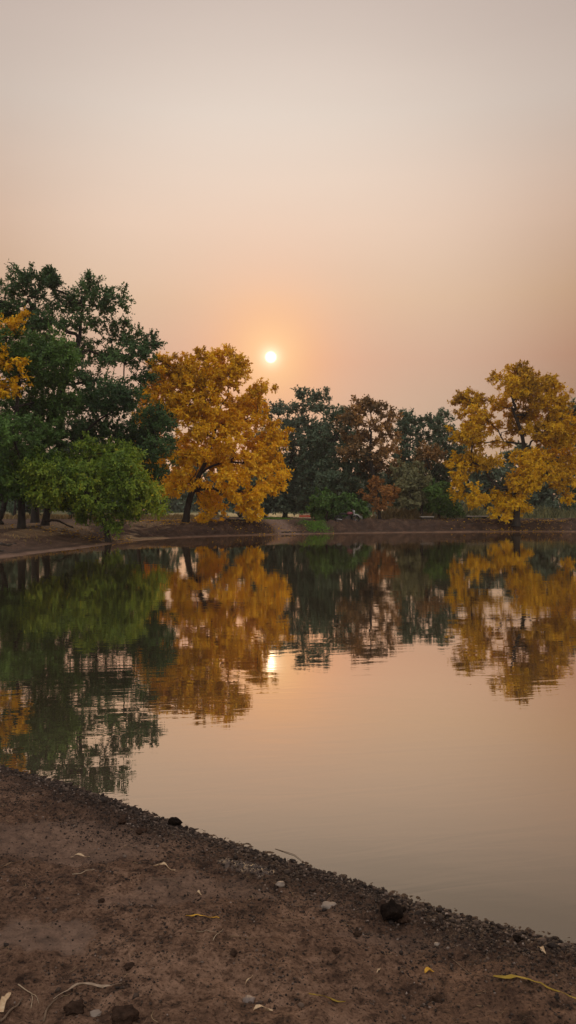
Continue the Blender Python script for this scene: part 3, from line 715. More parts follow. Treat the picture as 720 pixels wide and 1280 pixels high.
# ------------------------------------------------------------------ small generic mesh makers
def tube(pts, radii, sides=8, cap=True):
    P = np.array(pts, float); n = len(P); R = np.broadcast_to(np.asarray(radii, float), (n,))
    d = np.zeros_like(P); d[1:-1] = P[2:]-P[:-2]; d[0] = P[1]-P[0]; d[-1] = P[-1]-P[-2]; d = unit(d)
    ref = np.array((.12, .21, .97)) if abs(d[:, 2]).mean() < .8 else np.array((.95, .2, .1))
    u = unit(np.cross(d, ref)); v = np.cross(d, u)
    th = np.arange(sides)*2*PI/sides
    V = P[:, None]+R[:, None, None]*(np.cos(th)[None, :, None]*u[:, None]+np.sin(th)[None, :, None]*v[:, None])
    V = V.reshape(-1, 3); F = []
    for i in range(n-1):
        for k in range(sides):
            F.append((i*sides+k, i*sides+(k+1) % sides, (i+1)*sides+(k+1) % sides, (i+1)*sides+k))
    if cap: F.append(tuple(range(sides))[::-1]); F.append(tuple((n-1)*sides+k for k in range(sides)))
    return V, F
def join(parts):
    V, F, o = [], [], 0
    for v, f in parts:
        V.append(np.asarray(v, float)); F += [tuple(int(i)+o for i in q) for q in f]; o += len(v)
    return np.concatenate(V), F
def boxm(c, s, bev=.0):
    import bmesh
    bm = bmesh.new(); bmesh.ops.create_cube(bm, size=1)
    for v in bm.verts: v.co = Vector((c[0]+v.co.x*s[0], c[1]+v.co.y*s[1], c[2]+v.co.z*s[2]))
    if bev: bmesh.ops.bevel(bm, geom=bm.edges[:], offset=bev, segments=2, affect='EDGES')
    bm.verts.index_update()
    V = np.array([v.co[:] for v in bm.verts]); F = [tuple(v.index for v in f.verts) for f in bm.faces]; bm.free()
    return V, F
def rock(r, seed, flat=.6, sub=3, jag=.35):
    import bmesh
    bm = bmesh.new(); bmesh.ops.create_icosphere(bm, subdivisions=sub, radius=1)
    for v in bm.verts:
        n_ = mnoise.fractal(v.co*1.3+Vector((seed*7.1, seed*3.3, 0)), .8, 2.1, 4)
        n2_ = mnoise.cell(v.co*2.2+Vector((seed, 0, 0)))
        v.co = v.co*(1+jag*n_+.10*(n2_-.5))
    V = np.array([v.co[:] for v in bm.verts])*r; V[:, 2] *= flat
    F = [tuple(v.index for v in f.verts) for f in bm.faces]; bm.free()
    return V, F

# ------------------------------------------------------------------ near ground: crumbs and bits (uncountable)
def crumbs():
    rng = np.random.RandomState(3)
    ico = np.array([(0, 0, 1), (.89, 0, .45), (.28, .85, .45), (-.72, .53, .45), (-.72, -.53, .45), (.28, -.85, .45), (.72, .53, -.45), (-.28, .85, -.45), (-.89, 0, -.45), (-.28, -.85, -.45), (.72, -.53, -.45), (0, 0, -1)])
    fc = np.array([(0, 1, 2), (0, 2, 3), (0, 3, 4), (0, 4, 5), (0, 5, 1), (1, 6, 2), (2, 7, 3), (3, 8, 4), (4, 9, 5), (5, 10, 1), (2, 6, 7), (3, 7, 8), (4, 8, 9), (5, 9, 10), (1, 10, 6), (6, 11, 7), (7, 11, 8), (8, 11, 9), (9, 11, 10), (10, 11, 6)])
    N = 520000
    x = rng.uniform(-3.2, 1.6, N); y = rng.uniform(1.9, 6.5, N)
    d = shore_d(x, y)
    cl = fbm(x*3, y*3, 3)
    p = np.exp(-np.maximum(d-.03, 0)/.20)*1.0+.20*sstep(-.05, .35, cl)+.03
    p = p*(d > -.05)*sstep(-.06, .01, d)
    k = rng.rand(N) < p
    x, y, d = x[k], y[k], d[k]; n = len(x)
    s = .0016+.0080*rng.rand(n)**3.5*(.5+.8*np.exp(-np.maximum(d, 0)/.2))
    s = np.where(rng.rand(n) < .012, s*2.1, s)
    z = height(x, y)+s*.25
    rs = ico[None]*(1+rng.uniform(-.35, .35, (n, 12, 1)))*rng.uniform(.7, 1.2, (n, 1, 3))
    a = rng.uniform(0, 2*PI, n); c, sn = np.cos(a)[:, None], np.sin(a)[:, None]
    X = rs[..., 0]*c-rs[..., 1]*sn; Y = rs[..., 0]*sn+rs[..., 1]*c
    V = np.stack([X, Y, rs[..., 2]*.8], -1)*s[:, None, None]+np.stack([x, y, z], 1)[:, None]
    F = (np.arange(n)[:, None, None]*12+fc[None]).reshape(-1, 3)
    t = np.clip(rng.rand(n)**1.6, 0, 1)
    print('crumbs', n)
    o = mesh_obj('soil_crumbs', V.reshape(-1, 3), F, M['crumbs'], attrs={'tint': np.repeat(t, 12)})
    tag(o, 'loose dark crumbs of earth and grit along the wet edge of the near bank', 'gravel', kind='stuff')
crumbs()
M['straw'] = leaf_mat('straw', [(0, (.13, .085, .05)), (.6, (.24, .16, .09)), (1, (.42, .30, .17))], .15)
def fibres():
    rng = np.random.RandomState(8); n = 520
    x = rng.uniform(-2.6, 1.6, n); y = rng.uniform(2.1, 5.2, n); d = shore_d(x, y); k = d > .12
    x, y = x[k], y[k]; n = len(x)
    parts = []; tints = []
    for i in range(n):
        a = rng.uniform(0, 2*PI); l = rng.uniform(.006, .03) if rng.rand() < .85 else rng.uniform(.03, .07); r = rng.uniform(.0005, .0011)
        q = []; cv = rng.normal()*.8
        for s in (0, .33, .66, 1):
            aa = a+cv*s; q.append((x[i]+math.cos(aa)*l*s, y[i]+math.sin(aa)*l*s))
        q = np.array(q); z = height(q[:, 0], q[:, 1])+.0022
        parts.append(tube(np.column_stack([q, z]), [r*.6, r, r, r*.4], 4, False)); tints += [rng.rand()]*16
    V, F = join(parts); o = mesh_obj('plant_debris', V, F, M['straw'], attrs={'tint': tints})
    tag(o, 'scattered short straw fibres and root bits on the near mud', 'debris', kind='stuff')
fibres()

# ------------------------------------------------------------------ individual litter on the near bank
def blade_leaf(px0, py0, px1, py1, width, mat, label, name='dead_leaf', cat='leaf', bow=.1, lift=.012, curl=.25, prof=None, seed=0, group=None):
    """a curled dry leaf lying from one photo point to another, real thickness"""
    rng = np.random.RandomState(seed)
    x0, y0, z0 = gp(px0, py0); x1, y1, z1 = gp(px1, py1)
    a = np.array([x0, y0]); b = np.array([x1, y1]); ln = np.linalg.norm(b-a); t_ = (b-a)/ln; s_ = np.array([-t_[1], t_[0]])
    n = 15; m_ = 5; V = []
    prof = prof or (lambda t: math.sin(PI*min(1, t**.75))**.8 if 0 < t < 1 else 0)
    cz = []
    for i in range(n):
        t = i/(n-1); c = a+t_*ln*t+s_*ln*bow*math.sin(PI*t)
        w = max(width*.8*prof(t), .0006)
        for k in range(m_):
            u = (k/(m_-1)-.5)*2
            q = c+s_*w*.5*u*(1-.25*curl)
            zz = lift*math.sin(PI*min(1, t*1.1+.05))**2+abs(u)**1.5*w*.5*curl+.0015*math.sin(t*9+u*2+seed)
            V.append((q[0], q[1], zz))
    V = np.array(V)
    # lie on the ground: never below it
    g = height(V[:, 0], V[:, 1]); gc = np.interp(np.arange(len(V))//m_, [0, n-1], [z0, z1])
    V[:, 2] = np.maximum(gc+.5*(g-gc), g-.001)+V[:, 2]+.0028
    th = .0007
    Vt = V.copy(); Vb = V.copy(); Vb[:, 2] -= th
    N = len(V); F = []
    for i in range(n-1):
        for k in range(m_-1):
            q = (i*m_+k, i*m_+k+1, (i+1)*m_+k+1, (i+1)*m_+k); F.append(q); F.append(tuple(N+j for j in q[::-1]))
    for i in range(n-1):
        for k in (0, m_-1):
            q = (i*m_+k, (i+1)*m_+k, N+(i+1)*m_+k, N+i*m_+k); F.append(q)
    base = np.array([x0, y0, z0])
    W = np.concatenate([Vt, Vb])-base
    tt = np.clip(.5+.25*rng.normal(size=2*N)*.5+.25*np.sin(np.arange(2*N)*.7), 0, 1)
    o = mesh_obj(name, W, F, mat, smooth=True, attrs={'tint': tt}); o.location = base
    tag(o, label, cat, group); return o
def twig(pts, r, mat, label, name='twig', cat='twig', fork=None, group=None, hump=.006):
    P = [gp(*p) for p in pts]
    def dense(P, r0, r1):
        P = np.array(P); q = []
        n = 9
        for i in range(n):
            t = i/(n-1)*(len(P)-1); j = min(int(t), len(P)-2); f = t-j
            p = P[j]*(1-f)+P[j+1]*f; p[2] = h1(p[0], p[1])+r0*.8+hump*math.sin(PI*i/(n-1))*.5; q.append(p)
        return tube(q, np.linspace(r0, r1, n), 6)
    parts = [dense(P, r, r*.45)]
    if fork: parts.append(dense([gp(*p) for p in fork], r*.7, r*.35))
    V, F = join(parts); base = np.array(P[0])
    o = mesh_obj(name, V-base, F, mat, smooth=True, attrs={'tint': np.full(len(V), .5)}); o.location = base; tag(o, label, cat, group); return o
M['paleleaf'] = leaf_mat('pale_dry_leaf', [(0, (.22, .15, .10)), (1, (.40, .30, .22))], .15, .6)
M['creamleaf'] = leaf_mat('cream_dry_leaf', [(0, (.45, .30, .17)), (1, (.66, .50, .33))], .15, .6)
M['goldleaf'] = leaf_mat('golden_dry_leaf', [(0, (.42, .20, .02)), (1, (.72, .42, .06))], .15, .6)
M['oliveblade'] = leaf_mat('yellow_blade', [(0, (.20, .13, .02)), (1, (.46, .30, .04))], .15, .55)
M['brownleaf'] = leaf_mat('brown_dry_leaf', [(0, (.12, .07, .04)), (1, (.24, .15, .09))], .15, .7)
M['twig'] = simple('twig_bark', (.13, .085, .055), .8, .3, 60, .1)
M['twigpale'] = simple('pale_twig', (.36, .27, .18), .7, .25, 60, .1)

blade_leaf(66, 1251, 152, 1231, .020, M['paleleaf'], 'long pale curled leaf near the lower left corner', bow=.10, seed=1, prof=lambda t: (math.sin(PI*min(1, t*.9+.05))**1.6))
blade_leaf(0, 1268, 13, 1243, .026, M['creamleaf'], 'broad tan leaf cut by the lower left corner', bow=.03, seed=2, prof=lambda t: .9 if t < .8 else max(.05, 4.5*(1-t)))
blade_leaf(191, 1084, 219, 1089, .020, M['creamleaf'], 'cream leaf with a narrow tail in the upper middle of the mud', bow=-.08, seed=3, prof=lambda t: math.sin(PI*min(1, (1-t)**.0+0)) if False else max(.06, math.sin(PI*t**.55)**1.3), curl=.5)
blade_leaf(316, 1266, 341, 1266, .020, M['creamleaf'], 'small cream oval leaf at the bottom next to the grey stone', bow=.02, seed=4)
blade_leaf(617, 1222, 722, 1251, .018, M['oliveblade'], 'long yellow grass blade at the lower right edge', name='grass_blade', cat='grass blade', bow=.05, seed=5, prof=lambda t: max(.10, math.sin(PI*min(1, t*1.25+.02))**.7 if t < .5 else .45), lift=.008)
blade_leaf(531, 1218, 543, 1216, .026, M['goldleaf'], 'small crumpled golden leaf left of the long yellow blade', bow=.05, seed=6, curl=.6, lift=.006)
blade_leaf(672, 1186, 683, 1195, .020, M['creamleaf'], 'small cream leaf on the dark crumbs near the right water edge', bow=.02, seed=7, curl=.5, lift=.006)
blade_leaf(88, 1073, 112, 1072, .012, M['creamleaf'], 'thin cream leaf shred in the upper left of the mud', bow=.08, seed=8)
blade_leaf(244, 1119, 252, 1120, .014, M['creamleaf'], 'tiny cream leaf bit right of the tailed cream leaf', bow=.05, seed=9)
blade_leaf(232, 1146, 274, 1149, .006, M['goldleaf'], 'thin yellow straw lying level in the middle of the mud', name='straw', cat='straw', bow=.02, seed=10, lift=.003)
blade_leaf(286, 1174, 318, 1174, .005, M['brownleaf'], 'thin brown straw right of the forked twig', name='straw', cat='straw', bow=.02, seed=11, lift=.003)
blade_leaf(386, 1244, 432, 1254, .009, M['oliveblade'], 'narrow brown-yellow leaf at the bottom centre right', bow=-.04, seed=12, lift=.005, prof=lambda t: max(.08, math.sin(PI*t)**1.5))
blade_leaf(471, 1218, 476, 1212, .006, M['creamleaf'], 'short white straw left of the small crumpled golden leaf', name='straw', cat='straw', bow=.03, seed=13, lift=.003)
blade_leaf(340, 1156, 378, 1151, .005, M['brownleaf'], 'thin pale brown straw right of centre in the mud', name='straw', cat='straw', bow=.06, seed=14, lift=.003)
blade_leaf(306, 1234, 316, 1221, .004, M['creamleaf'], 'thin white straw above the grey stone', name='straw', cat='straw', bow=.05, seed=15, lift=.004)
blade_leaf(0, 1087, 28, 1078, .007, M['brownleaf'], 'thin brown stalk at the left edge of the mud', name='straw', cat='straw', bow=.08, seed=16, lift=.003)
twig([(90, 1094), (104, 1092), (118, 1088)], .0022, M['twigpale'], 'straight pale twig in the left middle of the mud')
twig([(190, 1098), (212, 1101), (231, 1111)], .0022, M['twig'], 'bent dark twig below the tailed cream leaf')
twig([(266, 1177), (273, 1169), (279, 1162)], .0014, M['twigpale'], 'small forked pale twig in the middle of the mud', fork=[(245, 1165), (262, 1166), (273, 1168)])
twig([(0, 1279), (20, 1262), (28, 1249)], .004, M['twig'], 'thick brown stalk beside the broad tan leaf in the corner')
twig([(54, 1280), (60, 1262), (72, 1249)], .0035, M['twig'], 'dark stalk rising to the long pale curled leaf')
twig([(22, 1232), (38, 1244), (48, 1256)], .0018, M['twigpale'], 'thin rootlet left of the long pale curled leaf', fork=[(38, 1262), (40, 1252), (38, 1243)])
twig([(344, 1062), (368, 1070), (380, 1079)], .0018, M['twig'], 'thin dark twig at the water edge in the middle')
twig([(565, 1200), (590, 1222), (612, 1226)], .0016, M['twig'], 'fine dark twig left of the long yellow blade', hump=.002)

M['stonegrey'] = simple('pale_grey_stone', (.17, .13, .115), .6, .2, 30, .3)
M['stonewhite'] = simple('whitish_stone', (.21, .165, .135), .6, .15, 30, .3)
M['clod'] = simple('dark_clod', (.013, .0085, .0065), .95, .5, 50, .9, spec=.08)
M['clodbrown'] = simple('brown_clod', (.040, .023, .016), .95, .45, 60, .9, spec=.1)
def stone(px, py, wpx, mat, label, seed, name='stone', cat='stone', flat=.6, sink=.3, jag=.3, group=None, sy=1.0):
    x, y, z = gp(px, py); r = wpx*.5*y/FPX
    V, F = rock(r, seed, flat, 3, jag); V[:, 1] *= sy
    o = mesh_obj(name, V, F, mat, smooth=True); o.location = (x, y, z+r*flat*(1-2*sink)); o.rotation_euler = (0, 0, seed*1.7)
    tag(o, label, cat, group); return o
stone(310, 1254, 16, M['stonegrey'], 'pale grey stone at the bottom above the small cream oval leaf', 1)
stone(119, 1269, 15, M['stonewhite'], 'whitish flat stone beneath the long pale curled leaf', 2, flat=.35)
stone(350, 1107, 12, M['stonewhite'], 'pale stone in the crumbs close to the middle water edge', 3, flat=.5)
stone(411, 1133, 19, M['stonewhite'], 'flat pinkish white stone patch left of the black clod', 4, flat=.3, sink=.45)
stone(546, 1182, 7, M['stonewhite'], 'tiny whitish pebble right of the black clod', 7)
stone(491, 1147, 28, M['clod'], 'large black clod of earth near the right water edge', 8, 'earth_clod', 'clod', .75, .2, .5)
stone(505, 1153, 14, M['clodbrown'], 'brown crumb leaning on the right side of the black clod', 18, 'earth_clod', 'clod', .6, .2, .5)
stone(218, 1033, 16, M['clod'], 'black clod standing right on the left water edge', 9, 'earth_clod', 'clod', .8, .15, .5)
stone(176, 1043, 12, M['clodbrown'], 'smaller dark brown clod left of the black one on the water edge', 10, 'earth_clod', 'clod', .8, .2, .5)
stone(153, 1030, 9, M['clodbrown'], 'small brown clod highest on the left water edge', 11, 'earth_clod', 'clod', .8, .2, .5)
stone(127, 1129, 9, M['clodbrown'], 'small dark brown clod in the left middle of the mud', 12, 'earth_clod', 'clod', .6, .3, .5)
stone(161, 1210, 14, M['clodbrown'], 'dark brown lump in the lower left centre of the mud', 13, 'earth_clod', 'clod', .4, .35, .5)
stone(292, 1192, 14, M['clodbrown'], 'dark flat lump below the brown straw', 14, 'earth_clod', 'clod', .4, .35, .5, sy=.6)
stone(545, 1253, 18, M['clodbrown'], 'dark lump near the bottom right corner', 15, 'earth_clod', 'clod', .45, .35, .5)
stone(95, 1262, 26, M['clodbrown'], 'brown earth clod right beneath the long pale curled leaf', 16, 'earth_clod', 'clod', .5, .35, .5)
stone(157, 1272, 34, M['clodbrown'], 'big brown earth lump at the bottom left of centre', 17, 'earth_clod', 'clod', .5, .35, .5)
stone(420, 1190, 12, M['clodbrown'], 'small dark clod right of the middle of the mud', 19, 'earth_clod', 'clod', .4, .35, .5)
stone(447, 1170, 10, M['clodbrown'], 'small dark clod lower left of the large black clod', 20, 'earth_clod', 'clod', .5, .3, .5)
stone(648, 1178, 12, M['clod'], 'dark clod left of the small cream leaf at the right edge', 21, 'earth_clod', 'clod', .7, .2, .5)
stone(560, 1150, 10, M['clod'], 'dark clod on the rim between the black clod and the cream leaf', 22, 'earth_clod', 'clod', .7, .2, .5)

# ------------------------------------------------------------------ things on the far bank
M['concrete'] = simple('pale_concrete', (.42, .38, .34), .8, .15, 5, .2)
M['darkstone'] = simple('dark_plinth', (.05, .042, .038), .85, .2, 5, .2)
M['black'] = simple('black_rubber', (.015, .015, .016), .6, .2, 20, 0)
M['white'] = simple('white_paint', (.34, .33, .32), .35, .05, 5, 0)
M['darkglass'] = simple('dark_glass', (.012, .014, .016), .08, .1, 5, 0)
M['chrome'] = simple('bare_metal', (.45, .45, .46), .3, .1, 5, 0, metallic=1)
M['pink'] = simple('pinkish_red_paint', (.22, .05, .07), .4, .1, 5, 0)
M['red'] = simple('red_paint', (.55, .08, .04), .5, .1, 5, 0)
M['cream'] = simple('cream_paint', (.50, .34, .22), .5, .1, 5, 0)
M['bag'] = simple('white_plastic', (.72, .72, .70), .4, .1, 12, .3)
M['roots'] = simple('root_bark', (.035, .026, .020), .9, .3, 20, .4)

def slab(px0, px1, py, D, th, label, hgt=.16):
    x0, x1 = X_(px0, D), X_(px1, D); zt = Z_(py, D)
    xm = (x0+x1)/2; w = x1-x0; g = min(h1(x0, D), h1(x1, D))
    root = empty('stone_bench', (xm, D, g)); tag(root, label, 'bench')
    zt = max(zt, g+.28); H = zt-g
    mesh_obj('slab', *boxm((0, 0, H-th/2), (w, .55, th), .012), M['concrete'], root)
    for s in (-1, 0, 1):
        mesh_obj('support', *boxm((s*(w/2-.25), 0, (H-th)/2-.04), (.30, .40, H-th+.08), .01), M['darkstone'], root)
slab(583, 627, 646.5, 63, .09, 'long low bench of pale stone left of the right golden tree trunk')
slab(525, 542, 648.5, 62, .08, 'short low pale stone bench by the olive tree')

# striped barrier board
def barrier():
    D = 66; x0, x1 = X_(374, D), X_(393, D); g = h1(x0, D); xm = (x0+x1)/2; w = x1-x0
    root = empty('barrier', (xm, D, g)); tag(root, 'red and cream barrier boards between the dark trunks and the grass patch', 'barrier')
    zc = Z_(645.5, D)-g
    mesh_obj('board', *boxm((0, -.03, zc+.17), (w, .04, .12), .005), M['cream'], root)
    mesh_obj('board', *boxm((0, -.03, zc+.02), (w, .04, .15), .005), M['red'], root)
    mesh_obj('board', *boxm((0, -.03, zc-.13), (w, .04, .10), .005), M['cream'], root)
    for s in (-.9, .1, .9): mesh_obj('post', *boxm((s*w/2, .03, (zc+.3)/2-.05), (.07, .07, zc+.35), .004), M['black'], root)
barrier()

def disc_tube(c, R, r, n=28, axis='y'):
    th = np.linspace(0, 2*PI, n, endpoint=False); m = 8; ph = np.arange(m)*2*PI/m
    V = []
    for t in th:
        for p in ph:
            rr = R+r*math.cos(p); V.append((c[0]+rr*math.cos(t), c[1]+r*math.sin(p)*1.1, c[2]+rr*math.sin(t)))
    F = [(i*m+k, i*m+(k+1) % m, ((i+1) % n)*m+(k+1) % m, ((i+1) % n)*m+k) for i in range(n) for k in range(m)]
    return np.array(V), F
def motorcycle():
    D = 57.8; x = X_(434, D); g = h1(x, D)
    root = empty('motorcycle', (x, D, g), .25); tag(root, 'dark motorcycle parked on the bank in front of the shrubs', 'motorcycle')
    for s in (-.66, .66):
        w = mesh_obj('wheel', *disc_tube((s, 0, .30), .25, .055), M['black'], root, smooth=True)
        sp = [tube([(s, 0, .30), (s+.23*math.cos(a), 0, .30+.23*math.sin(a))], .007, 4) for a in np.arange(9)*2*PI/9]
        sp.append(tube([(s, -.06, .30), (s, .06, .30)], .035, 10))
        mesh_obj('rim', *join(sp), M['chrome'], w)
    mesh_obj('engine', *join([boxm((0, 0, .36), (.34, .22, .24), .03), tube([(.05, -.02, .42), (.16, 0, .60)], .075, 10)]), M['darkstone'], root)
    mesh_obj('frame', *join([tube([(.48, 0, .86), (.2, 0, .30), (-.15, 0, .26), (-.5, 0, .60)], .022), tube([(.48, 0, .82), (.1, 0, .62), (-.5, 0, .62)], .022), tube([(-.1, .07, .30), (-.66, .07, .30)], .02)]), M['black'], root, smooth=True)
    mesh_obj('fork', *join([tube([(.66, q, .30), (.44, q, .92)], .018) for q in (-.08, .08)]), M['chrome'], root, smooth=True)
    V, F = rock(1, 3, 1, 3, .0); V = V*np.array((.24, .12, .12))+np.array((.18, 0, .72)); mesh_obj('fuel_tank', V, F, M['pink'], root, smooth=True)
    mesh_obj('seat', *boxm((-.33, 0, .70), (.62, .22, .10), .04), M['black'], root)
    mesh_obj('handlebar', *join([tube([(.36, -.33, .98), (.44, -.15, .97), (.45, 0, .92), (.44, .15, .97), (.36, .33, .98)], .014)]), M['chrome'], root, smooth=True)
    mesh_obj('front_fender', *tube([(.66+.33*math.cos(a), 0, .30+.33*math.sin(a)) for a in np.linspace(.3, 2.2, 8)], .045, 6), M['white'], root, smooth=True)
    mesh_obj('headlight', *tube([(.46, 0, .86), (.58, 0, .85)], [.06, .085], 12), M['chrome'], root, smooth=True)
    mesh_obj('exhaust', *tube([(.1, -.12, .26), (-.3, -.14, .24), (-.85, -.15, .32)], [.02, .035, .04]), M['chrome'], root, smooth=True)
motorcycle()

def car():
    import bmesh
    D = 82; x = X_(316, D); g = h1(x, D)
    root = empty('parked_car', (x, D, g), math.radians(8)); tag(root, 'white hatchback parked behind the lowest yellow sprays', 'car')
    prof = [(-1.85, .32), (-1.88, .70), (-1.80, .95), (-1.72, 1.0), (-1.0, 1.0), (1.0, .97), (1.75, .80), (1.90, .60), (1.90, .32)]
    def extr(pr, hw, inset=.0, topw=None):
        V = []; n = len(pr)
        for s in (-1, 1):
            for q in pr:
                k = 1 if topw is None else 1-(1-topw)*max(0, (q[1]-.95)/.5)
                V.append((q[0], s*hw*k, q[1]))
        F = [tuple(range(n))[::-1], tuple(range(n, 2*n))]
        F += [(i, (i+1) % n, n+(i+1) % n, n+i) for i in range(n)]
        return np.array(V), F
    body = mesh_obj('body', *extr(prof, .82), M['white'], root)
    bv = body.modifiers.new('bevel', 'BEVEL'); bv.width = .05; bv.segments = 3
    cab = [(-1.68, .99), (-1.35, 1.40), (-.2, 1.46), (.35, 1.40), (1.0, .97)]
    mesh_obj('cabin_glass', *extr(cab, .76, topw=.78), M['darkglass'], root)
    rf = [(-1.42, 1.395), (-1.30, 1.44), (-.2, 1.50), (.30, 1.45), (.42, 1.395), (-.2, 1.45)]
    mesh_obj('roof', *extr(rf, .63), M['white'], root)
    for sx in (-1.25, 1.25):
        for sy in (-.76, .76):
            w = mesh_obj('wheel', *disc_tube((sx, sy, .31), .21, .10), M['black'], root, smooth=True)
            mesh_obj('rim', *tube([(sx, sy-.07, .31), (sx, sy+.07, .31)], .16, 14), M['chrome'], w)
    for sy in (-.62, .62):
        mesh_obj('headlight', *boxm((1.86, sy, .68), (.08, .28, .13), .02), M['chrome'], root)
    mesh_obj('bumper', *boxm((1.90, 0, .42), (.10, 1.5, .18), .03), M['black'], root)
car()

def bag(px, py, D, label, seed):
    x = X_(px, D); g = h1(x, D); V, F = rock(.13 if seed < 33 else .05, seed, 1.2, 3, .5)
    o = mesh_obj('litter_bag', V, F, M['bag'], smooth=True); o.location = (x, D, g+(.11 if seed < 33 else .04)); tag(o, label, 'litter')
bag(451.5, 645, 60, 'crumpled white bag on the bank right of the motorcycle', 31)
bag(470, 641, 64, 'crumpled white bag beside the small rust-coloured tree', 32)
bag(341, 667, 49.6, 'small white scrap at the waterline below the pale ramp', 33)
# fallen log and roots on the left bank
def log(pts, D, r, label, name='fallen_log', cat='log', seed=1):
    rng = np.random.RandomState(seed)
    P = [np.array([X_(px, D+dy), D+dy, 0]) for px, dy, lift in pts]
    for p, (px, dy, lift) in zip(P, pts): p[2] = h1(p[0], p[1])+r*.6+lift
    q = []
    for i in range(len(P)-1):
        for k in range(6): q.append(P[i]+(P[i+1]-P[i])*k/6+rng.normal(size=3)*r*.25)
    q.append(P[-1]); q = np.array(q)
    V, F = tube(q, np.linspace(r, r*.5, len(q))*(1+rng.normal(size=len(q))*.08), 10); o = mesh_obj(name, V-q[0], F, M['roots'], smooth=True); o.location = q[0]
    tag(o, label, cat)
log([(54, 0, .25), (70, .3, .30), (92, .2, .10)], 41, .07, 'thin fallen log lying level behind the left trunks')
log([(-4, 0, 0), (8, .5, .02), (20, 1.1, .0)], 30.5, .07, 'dark exposed root on the sandy left bank, upper of two', 'exposed_root', 'root', 2)
log([(-6, 0, 0), (2, .3, .02), (8, .7, .0)], 28.3, .06, 'dark exposed root on the sandy left bank, lower of two', 'exposed_root', 'root', 3)
log([(352, 0, .0), (364, .5, .02), (378, .6, .0)], 52.4, .05, 'short dark root at the foot of the pale ramp', 'exposed_root', 'root', 4)
log([(283, 0, .0), (300, .6, .06), (322, .4, .0)], 54.2, .10, 'dark fallen branch on the bank under the golden tree', 'fallen_branch', 'branch', 5)
log([(636, 0, .0), (622, .1, .25), (608, .4, .9)], 60.4, .05, 'thin dark branch leaning beside the right golden tree trunk', 'fallen_branch', 'branch', 6)

# ------------------------------------------------------------------ haze
hv = boxm((0, 60, 12.5), (1000, 1000, 30.0))
m, nt, out = newmat('haze_air')
vol = ND(nt, 'ShaderNodeVolumePrincipled', Density=.00042, Anisotropy=.2)
vol.inputs['Color'].default_value = (.90, .86, .86, 1)
L(nt, vol.outputs[0], out.inputs['Volume'])
hz = mesh_obj('haze', *hv, m); tag(hz, kind='stuff', label='thin warm evening haze over the whole pond', cat='haze')

# ------------------------------------------------------------------ sky, sun
w = bpy.data.worlds.new('World'); scene.world = w; w.use_nodes = True
nt = w.node_tree
for n in list(nt.nodes): nt.nodes.remove(n)
out = nt.nodes.new('ShaderNodeOutputWorld')
SUN_EL = math.atan((HY-446.5)/FPX); SUN_AZ = math.atan((338.5-CX)/FPX)
sdir = Vector((math.sin(SUN_AZ)*math.cos(SUN_EL), math.cos(SUN_AZ)*math.cos(SUN_EL), math.sin(SUN_EL)))
sky = nt.nodes.new('ShaderNodeTexSky'); sky.sky_type = 'NISHITA'; sky.sun_disc = False
sky.sun_elevation = SUN_EL; sky.sun_rotation = SUN_AZ; sky.dust_density = 0.3; sky.air_density = 1.0
bg1 = ND(nt, 'ShaderNodeBackground', Strength=.05); 
smog = ND(nt, 'ShaderNodeMixRGB', blend_type='MULTIPLY'); smog.inputs[0].default_value = 1; smog.inputs[2].default_value = (.30, .18, .08, 1)   # smoke filters the clear sky
L(nt, sky.outputs[0], smog.inputs[1]); L(nt, smog.outputs[0], bg1.inputs[0])
tc = ND(nt, 'ShaderNodeTexCoord'); nz = ND(nt, 'ShaderNodeVectorMath', operation='NORMALIZE'); L(nt, tc.outputs['Generated'], nz.inputs[0])
sp = ND(nt, 'ShaderNodeSeparateXYZ'); L(nt, nz.outputs[0], sp.inputs[0])
def lin(r, g, b):
    return tuple((c/255/12.92 if c/255 <= .04045 else ((c/255+.055)/1.055)**2.4) for c in (r, g, b))
# elevation in sine: y=637 ->0, 500->.135, 400->.23, 300->.318, 150->.436, 0->.535
rm = ramp(nt, [(0, (.06, .01, .005)), (.10, (.06, .0, .0)), (.18, (.206, .043, .010)), (.25, (.321, .153, .072)), (.33, (.438, .275, .20)), (.44, (.46, .376, .333)), (.535, (.461, .370, .334)), (.72, (.56, .49, .45)), (1, (.64, .58, .55))])  # stops above the frame are raised as fill light for the leaves
L(nt, mathn(nt, 'MAXIMUM', sp.outputs[2], 0.0), rm.inputs[0])
dt = ND(nt, 'ShaderNodeVectorMath', operation='DOT_PRODUCT'); dt.inputs[1].default_value = sdir; L(nt, nz.outputs[0], dt.inputs[0])
ang = mathn(nt, 'ARCCOSINE', mathn(nt, 'MINIMUM', dt.outputs['Value'], .9999999))
def gauss(sig, amp):
    q = mathn(nt, 'DIVIDE', ang, sig); q = mathn(nt, 'MULTIPLY', q, q)
    return mathn(nt, 'MULTIPLY', mathn(nt, 'EXPONENT', mathn(nt, 'MULTIPLY', q, -1.0)), amp)
def colmul(val, col):
    mm = ND(nt, 'ShaderNodeMixRGB', blend_type='MULTIPLY'); mm.inputs[0].default_value = 1
    mm.inputs[2].default_value = (*col, 1); L(nt, val, mm.inputs[1]); return mm.outputs[0]
def addc(a_, b_):
    mm = ND(nt, 'ShaderNodeMixRGB', blend_type='ADD'); mm.inputs[0].default_value = 1; L(nt, a_, mm.inputs[1]); L(nt, b_, mm.inputs[2]); return mm.outputs[0]
